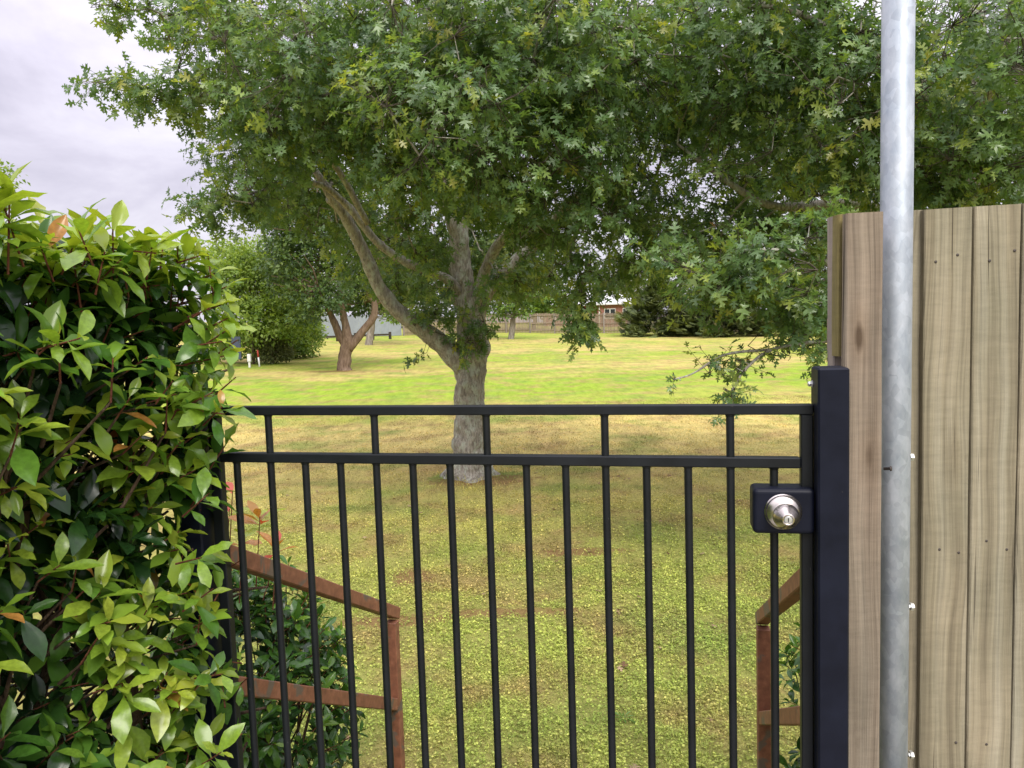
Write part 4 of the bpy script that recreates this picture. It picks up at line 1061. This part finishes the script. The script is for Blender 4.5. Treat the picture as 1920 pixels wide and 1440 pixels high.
D2 = 31.5
t2 = on_ground(642, D2)
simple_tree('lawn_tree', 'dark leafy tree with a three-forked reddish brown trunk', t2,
            [([t2 - np.array([0, 0, .1])] + pl((645, 690, D2), (647, 665, D2), (651, 640, D2), (648, 610, D2), (640, 570, D2), (636, 520, D2), (630, 440, D2)), [.34, .29, .25, .26, .15, .13, .11, .05]),
             (pl((650, 652, D2), (637, 630, D2), (627, 605, D2), (618, 585, D2), (598, 540, D2 - 1)), [.14, .16, .15, .12, .06]),
             (pl((654, 655, D2), (668, 637, D2), (685, 615, D2), (700, 595, D2), (702, 570, D2), (690, 545, D2), (705, 490, D2)), [.18, .17, .16, .15, .12, .09, .05])],
            [(560, 480, 31, 1.6, 1.6, 1.2), (620, 420, 31, 1.7, 1.7, 1.3), (580, 545, 30.5, 1.0, 1.0, .7), (630, 540, 30.5, .7, .9, .6), (680, 500, 31.5, 1.5, 1.5, 1.2), (690, 560, 33, 1.2, 1.2, .7), (520, 440, 32, 1.2, 1.4, .9), (540, 380, 32, 1.5, 1.5, 1.0), (700, 420, 32, 1.6, 1.6, 1.3), (640, 575, 33.5, .9, .8, .4), (575, 585, 30.5, .9, .9, .45), (605, 570, 30, .7, .8, .4), (560, 430, 30.5, 1.3, 1.2, 1.0), (740, 540, 33, 1.2, 1, .8), (760, 470, 33, 1.4, 1.2, 1.2), (540, 500, 32.5, 1.4, 1.3, 1.2), (600, 350, 33, 2.0, 1.5, 1.2), (500, 400, 33, 1.2, 1.2, .8), (800, 530, 34, 1.2, 1, .9), (650, 470, 33.5, 2, 1.2, 1.6)], 1350, 15, .17, M['dark_leaf'], M['brown_bark'])
t3 = on_ground(690, 52)
simple_tree('lawn_tree', 'pale trunked tree standing behind the forked brown trunk', t3,
            [([t3 - np.array([0, 0, .1])] + pl((691, 650, 52), (694, 630, 52), (698, 600, 52), (700, 560, 52), (705, 500, 52)), [.30, .28, .24, .21, .17, .08])],
            [(720, 560, 52, 2.0, 1.8, .9), (690, 520, 52, 2.2, 2, 1.4), (750, 500, 52, 2.4, 2, 1.6), (745, 590, 51, 1.0, 1, .35)], 320, 12, .26, M['lime_leaf'], M['grey_bark'], clump=.6)
t4 = on_ground(958, 58)
simple_tree('lawn_tree', 'small tree with a stout pale trunk near the far paling fence', t4,
            [([t4 - np.array([0, 0, .1])] + pl((958, 638, 58), (960, 620, 58), (962, 600, 58), (966, 570, 58), (970, 530, 58)), [.26, .24, .22, .19, .13, .06])],
            [(955, 560, 58, 2.3, 2, 1.2), (920, 530, 58, 1.8, 2, 1.4), (990, 540, 58, 1.8, 1.8, 1.2), (960, 500, 58, 2.4, 2, 1.6), (930, 590, 57.5, 1.0, 1, .35), (985, 585, 57.5, 1.1, 1, .35)], 380, 12, .26, M['lime_leaf'], M['grey_bark'], clump=.6, tlo=.0, thi=.55)
# greenery along the left boundary
def bush(name, label, px, y, lobes, n, leaf, mat, group=None, clump=.4, tlo=.15, thi=.8, h=1.2, cat='shrub'):
    b0 = on_ground(px, y)
    st = [([b0 - np.array([0, 0, .1]), b0 + np.array([.05, 0, h * .5]), b0 + np.array([0, .1, h])], [.09, .06, .02])]
    return simple_tree(name, label, b0, st, lobes, n, 14, leaf, mat, M['brown_bark'], group, clump, tlo=tlo, thi=thi, cat=cat)
bush('boundary_tree', 'light green rounded tree beside the clipped hedge top', 470, 36, [(450, 530, 36, 1.9, 1.6, 1.6), (500, 500, 36.5, 1.7, 1.4, 1.2), (430, 500, 36, 1.4, 1.3, .9), (540, 560, 36, 1.4, 1.3, 1.3), (480, 600, 35, 1.7, 1.2, 1.2), (400, 478, 37, 1.6, 1.2, .8), (470, 468, 37, 1.5, 1, .7), (550, 600, 35.5, 1.2, 1.1, 1.0), (560, 520, 38, 1.4, 1.2, 1.2), (460, 640, 36.5, 1.5, 1.1, .8), (420, 640, 37, 1.2, 1.1, .9), (450, 580, 35, 1.5, 1.0, 1.0), (530, 600, 36, 1.1, 1, 1.0), (425, 520, 35, 1.2, 1.0, .9)], 1500, .17, M['lime_leaf'], 'greenery along the left boundary', .4, .5, 1.0, 2.5, 'tree')
bush('boundary_shrub', 'bushy green shrub at the foot of the light green tree', 565, 40, [(560, 595, 40, 1.2, 1.2, 1.2), (545, 640, 39, .9, 1.0, .7), (580, 620, 41, .8, 1.0, 1.0), (530, 590, 40, 1.2, 1, 1.2), (560, 652, 40, 1.1, 1, .45), (520, 655, 40, 1.0, 1, .5)], 640, .16, M['lime_leaf'], 'greenery along the left boundary', .35, .25, .95)
bush('boundary_shrub', 'brownish olive shrub nearest the white box', 505, 36, [(510, 640, 36, .75, .7, .75), (530, 652, 36, .5, .6, .5), (490, 630, 36.5, .6, .6, .8), (505, 664, 36, .8, .8, .40), (535, 662, 36, .4, .6, .3)], 420, .12, M['dull_leaf'], 'greenery along the left boundary', .28)
bush('far_tree', 'airy yellow green tree top at the left edge behind the hedge', -40, 24, [(-8, 318, 24, .62, .8, .36), (-20, 370, 24, .8, 1.0, .35), (0, 345, 24, .45, .6, .4), (0, 395, 24, .55, .6, .22), (-90, 340, 24, 1.0, 1, .9), (-60, 430, 24, 1.2, 1, .9)], 210, .14, M['lime_leaf'], None, .3, .4, 1.0, 3.5, 'tree')
# conifers in front of the far fence
def conifer(px, y, h, r, label, n=420, seed=0):
    b0 = on_ground(px, y); root = thing('conifer_shrub', label, 'shrub', b0, 'conifers along the far fence'); lv = Leaves()
    for k in range(n):
        tt = rng.random() ** 1.15; a = rng.uniform(0, 6.283); rr = r * (1 - tt ** 1.6) * rng.uniform(.45, 1.05) * (1 + .25 * math.sin(a * 3 + tt * 9 + seed))
        P = b0 + np.array([math.cos(a) * rr, math.sin(a) * rr, h * (.02 + .96 * tt)])
        O = np.array([math.cos(a), math.sin(a), .35 + .5 * tt])
        m_ = 6
        lv.add(P + rng.normal(0, .13, (m_, 3)), O + rng.normal(0, .35, (m_, 3)), np.array([0, 0, 1.]) + O * .4 + rng.normal(0, .3, (m_, 3)), rng.uniform(.4, .75, m_), np.clip(.25 + .45 * (rr / r / (1.05 - tt * .8)) + rng.normal(0, .14, m_), 0, 1), rng.integers(0, 3, m_))
    lv.done(); link('crown', lv.joined('crown', FROND, M['conifer'], b0, np.ones(len(lv.P), bool)), root, 'stuff')
    V, F = tube(catmull([b0 - np.array([0, 0, .1]), b0 + np.array([.03, 0, h * .5]), b0 + np.array([0, 0, h * .92])], 5) - b0, np.linspace(.12, .02, 11), 8); link('trunk', make_mesh('trunk', V, F, M['brown_bark']), root)
conifer(1238, 62, 4.3, 3.1, 'broad feathery conifer shrub closest to the red brick house', 520, 1)
conifer(1345, 60, 5.0, 3.4, 'larger conifer shrub seen under the hanging oak boughs', 560, 2)
conifer(1470, 61, 5.2, 3.4, 'conifer shrub mostly hidden behind hanging oak leaves', 420, 3)

# trees beyond the far fences
bgt = [(905, 76, [(900, 540, 76, 3.6, 3, 2.4), (880, 500, 77, 3.5, 3, 2.2)], 'dull_leaf', 'pale olive tree behind the oak trunk beyond the fence'),
       (1000, 80, [(1000, 555, 80, 3.2, 2.5, 1.9), (1030, 570, 79, 2.0, 2, 1.2), (980, 520, 81, 3.0, 2.5, 1.8)], 'lime_leaf', 'yellow green tree above the far fence left of the house'),
       (1180, 108, [(1180, 540, 108, 5, 4, 3.0), (1120, 545, 110, 3.5, 3, 1.5)], 'dull_leaf', 'hazy tree behind the white roofed house'),
       (1330, 84, [(1310, 520, 84, 4.5, 3, 2.6), (1390, 510, 84, 4.5, 3, 3.2)], 'lime_leaf', 'tall light green tree behind the conifer shrubs'),
       (1520, 80, [(1500, 510, 80, 4.5, 3, 3.4), (1580, 480, 80, 4.5, 3, 4.0)], 'dark_leaf', 'dark tree beyond the fence left of the grey board'),
       (760, 84, [(770, 560, 84, 4.5, 3, 3.0), (700, 540, 86, 4.5, 3, 3.4)], 'dark_leaf', 'dark tree behind the corrugated metal fence'),
       (600, 88, [(600, 540, 88, 5, 3, 3.6), (520, 530, 90, 5, 3, 3.6)], 'lime_leaf', 'green tree behind the left end of the corrugated fence')]
for (px, y, lb_, mt, lab) in bgt:
    b0 = on_ground(px, y); c0 = at(*lb_[0][:3])
    simple_tree('background_tree', lab, b0, [([b0 - np.array([0, 0, .1]), (b0 + c0) / 2 + np.array([.2, 0, 0]), c0], [.25, .18, .06])], lb_, 330, 12, .40, M[mt], M['grey_bark'], 'trees beyond the far fences', .8)

# ------------------------------------------------------------------ far fences, house, small things
def far_fence(label, P0, P1, nspan, h):
    """paling fence between two ground points: rails on our side, posts, narrow palings"""
    b0 = (P0 + P1) / 2; b0 = np.array([b0[0], b0[1], float(ground_z(b0[0], b0[1]))])
    root = thing('paling_fence', label, 'fence', b0, 'far paling fences')
    d = P1 - P0; Lf = np.hypot(d[0], d[1]); ex_ = np.array([d[0] / Lf, d[1] / Lf, 0]); ey = np.array([-ex_[1], ex_[0], 0]); fr = np.array([ex_, ey, gZ])
    mb = MB(); n = int(Lf / .125)
    for k in range(n):
        p = P0 + d * ((k + .5) / n); z0 = float(ground_z(p[0], p[1])) + .04; hh = h + random.uniform(-.03, .03)
        V, F = boxV(fr, np.array([p[0], p[1], z0 + hh / 2]), (.098, .018, hh)); mb.add(V, F)
    link('paling_run', mb.mesh('paling_run', M['far_wood'], b0, False), root, 'stuff')
    for k in range(nspan + 1):
        p = P0 + d * (k / nspan); z0 = float(ground_z(p[0], p[1]))
        box_part('post', fr, np.array([p[0], p[1], z0 + h * .52]) - ey * .10, (.12, .10, h * 1.06), M['grey_wood'], root, b0)
        if k < nspan:
            q_ = P0 + d * ((k + .5) / nspan); zq = float(ground_z(q_[0], q_[1]))
            for zr in (.28, h * .52, h * .92):
                box_part('rail', fr, np.array([q_[0], q_[1], zq + zr]) - ey * .04, (Lf / nspan - .12, .05, .08), M['far_wood'], root, b0)
Fa, Fb, Fc = on_ground(905, 71), on_ground(1180, 68), on_ground(1640, 63)
far_fence('weathered paling fence in front of the red brick house', Fa, Fb, 6, 1.75)
far_fence('paling fence behind the conifer shrubs', Fb + np.array([.1, 0, 0]), Fc, 9, 1.75)
Fd = on_ground(752, 66)
far_fence('short dark paling fence behind the oak trunk', Fd + np.array([.12, 0, 0]), Fa - np.array([.12, 0, 0]), 4, 1.5)

# corrugated sheet fence
A, B = on_ground(540, 60), Fd; d = B - A; Lf = np.hypot(d[0], d[1]); ex_ = np.array([d[0] / Lf, d[1] / Lf, 0]); ey = np.array([-ex_[1], ex_[0], 0])
cb = (A + B) / 2
cf = thing('corrugated_fence', 'pale grey corrugated metal fence at the back left', 'fence', cb)
nsheet = 10
for s_ in range(nsheet):
    nn = 40; ss = np.linspace(s_ / nsheet, (s_ + .985) / nsheet, nn); P = A + d * ss[:, None]; w = .02 * np.sin(np.arange(nn) * 2 * np.pi / 5)
    P = P + ey * w[:, None] + ey * (.004 * (s_ % 2)); zb_ = ground_z(P[:, 0], P[:, 1])
    V = np.concatenate([np.c_[P[:, :2], zb_ + .03], np.c_[P[:, :2], zb_ + 1.75]]); k = np.arange(nn - 1)
    V2 = np.concatenate([V, V + ey * .004]); F = np.concatenate([np.stack([k, k + 1, k + nn + 1, k + nn], 1), np.stack([k + 1, k, k + nn, k + nn + 1], 1) + 2 * nn, np.stack([k + nn, k + nn + 1, k + 3 * nn + 1, k + 3 * nn], 1)])
    link('sheet', make_mesh('sheet', V2 - cb, [F], M['corrugated'], smooth=False), cf)
# low dark timber barrier in front of it
A2, B2 = on_ground(560, 56), on_ground(730, 60); d = B2 - A2; bb = (A2 + B2) / 2
lbar = thing('low_barrier', 'low dark timber post and rail barrier before the corrugated fence', 'barrier', bb)
Lf = np.hypot(d[0], d[1]); ex_ = np.array([d[0] / Lf, d[1] / Lf, 0]); ey = np.array([-ex_[1], ex_[0], 0]); fr = np.array([ex_, ey, gZ])
for k in range(6):
    p = A2 + d * (k / 5); z0 = float(ground_z(p[0], p[1])); box_part('post', fr, np.array([p[0], p[1], z0 + .27]), (.17, .15, .60), M['dark_wood'], lbar, bb)
    if k < 5:
        q_ = A2 + d * ((k + .5) / 5); z0 = float(ground_z(q_[0], q_[1])); box_part('rail', fr, np.array([q_[0], q_[1], z0 + .36]) - ey * .1, (Lf / 5 - .01, .07, .14), M['dark_wood'], lbar, bb)

# red brick house with a white hipped roof
hc = at(1110, 600, 92); hz = float(ground_z(hc[0], 92)) - .3; hb = np.array([hc[0], 92, hz])
house = thing('brick_house', 'red brick house with a white metal roof beyond the far fence', 'house', hb)
W2, DP, HW = 5.6, 4.0, 2.9
box_part('wall', ID3, hb + np.array([0, DP, HW / 2]), (2 * W2, 2 * DP, HW), M['brick'], house, hb)
box_part('wall', ID3, hb + np.array([2.6, -.6, HW / 2]), (4.0, 1.2 - .01, HW - .01), M['brick'], house, hb)
def hip(x0, x1, y0, y1, z, h, ins):
    V = np.array([(x0, y0, z), (x1, y0, z), (x1, y1, z), (x0, y1, z), (x0 + ins, (y0 + y1) / 2, z + h), (x1 - ins, (y0 + y1) / 2, z + h),
                  (x0, y0, z - .16), (x1, y0, z - .16), (x1, y1, z - .16), (x0, y1, z - .16)])
    return V, [np.array([[0, 1, 5, 4], [2, 3, 4, 5], [6, 7, 1, 0], [7, 8, 2, 1], [8, 9, 3, 2], [9, 6, 0, 3], [9, 8, 7, 6]]), np.array([[1, 2, 5], [3, 0, 4]])]
V, F = hip(-W2 - .5, W2 + .5, -.5, 2 * DP + .5, HW + .05, 1.75, 3.6); link('roof', make_mesh('roof', V, F, M['white_metal'], smooth=False), house)
V, F = hip(.15, 5.05, -1.7, 2.6, HW + .056, 1.3, 2.0); link('roof', make_mesh('roof', V, F, M['white_metal'], smooth=False), house)
for (x, y, w) in ((-3.6, 0, 1.5), (-1.2, 0, 1.2), (2.0, -1.2, 1.3), (3.9, -1.2, .8)):
    wn = box_part('window', ID3, hb + np.array([x, y - .03, 1.75]), (w, .05, 1.2), M['trim'], house, hb)
    box_part('pane', ID3, hb + np.array([x - w / 4, y - .06, 1.75]), (w / 2 - .1, .02, 1.05), M['glass'], wn, hb); box_part('pane', ID3, hb + np.array([x + w / 4, y - .06, 1.75]), (w / 2 - .1, .02, 1.05), M['glass'], wn, hb)
for x in (.75, 4.5):
    V, F = tube(np.array([(x, -1.26, 0), (x, -1.26, 1.5), (x, -1.26, HW)]), .05, 8); link('downpipe', make_mesh('downpipe', V, F, M['trim']), house)

# small things by the left boundary
wb = on_ground(463, 34.0)
w0 = thing('utility_box', 'small white box on a short stand beside the hedge edge', 'box', wb)
box_part('cabinet', ID3, wb + np.array([0, 0, .42]), (.15, .14, .34), M['white'], w0, wb, .015)
box_part('stand', ID3, wb + np.array([0, 0, .11]), (.08, .08, .28), M['trim'], w0, wb, .005)
mp = on_ground(481.5, 34.3)
mk = thing('marker_post', 'slim red and white marker post next to the white box', 'marker post', mp)
V, F = tube(np.array([(0, 0, -.05), (-.01, 0, .2), (-.03, 0, .42)]), .035, 10); link('white_section', make_mesh('white_section', V, F, M['white']), mk)
V, F = tube(np.array([(-.03, 0, .421), (-.04, 0, .6), (-.05, 0, .74)]), .036, 10); link('red_section', make_mesh('red_section', V, F, M['red']), mk)
sb = on_ground(440, 34.2)
box = box_part('panel', ID3, sb + np.array([0, 0, .85]), (.40, .05, 1.0), M['blue_box'], None, (0, 0, 0), .01)
box.name = 'metal_panel'; tag(box, 'slate blue upright panel half hidden by hedge leaves', 'panel')
# rosette weed on the lawn
def weed(px, py, label, n, ln, rg):
    y = 2.1 * FPX / (py - 605); b0 = at(px, py, y); b0 = np.array([b0[0], b0[1], float(ground_z(b0[0], b0[1]))]); wd_ = thing('weed_plant', label, 'weed', b0, 'weeds in the lawn')
    lv = Leaves(); a = np.linspace(0, 6.28, n, endpoint=False) + rng.normal(0, .25, n)
    lv.add(np.repeat(b0[None] + [[0, 0, .012]], n, 0), np.stack([np.cos(a), np.sin(a), rng.uniform(.15, .6, n)], 1), np.repeat(np.array([[0, 0, 1.]]), n, 0), ln * rng.uniform(.6, 1.2, n), np.full(n, rg), rng.integers(0, 3, n))
    lv.done(); lv.parts(np.ones(n, bool), SLIM, M['photinia'], wd_, b0)
SLIM = [(V_ * np.array([.38, 1, 1]), F_) for V_, F_ in PHOT[:3]]
weed(1168, 1385, 'small green rosette weed between the gate bars', 9, .095, .55)
weed(905, 890, 'tuft of green weed at the right foot of the oak trunk', 12, .16, .6)
# fallen oak leaves
n = 150; lv = Leaves(); x = rng.uniform(-4, 5, n); y = rng.uniform(3.4, 13, n); P = np.c_[x, y, ground_z(x, y) + .022]; a = rng.uniform(0, 6.28, n)
lv.add(P, np.stack([np.cos(a), np.sin(a), rng.normal(0, .15, n)], 1), np.array([0, 0, 1.]) + rng.normal(0, .3, (n, 3)), rng.uniform(.04, .09, n), rng.uniform(0, 1, n), rng.integers(0, 5, n)); lv.done()
M['dead_leaf'] = leaf_mat('fallen_leaf', [(0, (.16, .09, .05)), (1, (.40, .29, .18))], .8, .2, .15)
o = link('fallen_leaves', lv.joined('fallen_leaves', OAK, M['dead_leaf'], np.zeros(3), np.ones(n, bool)), None, 'stuff'); tag(o, 'scattered dry brown oak leaves lying on the lawn', 'fallen leaves')
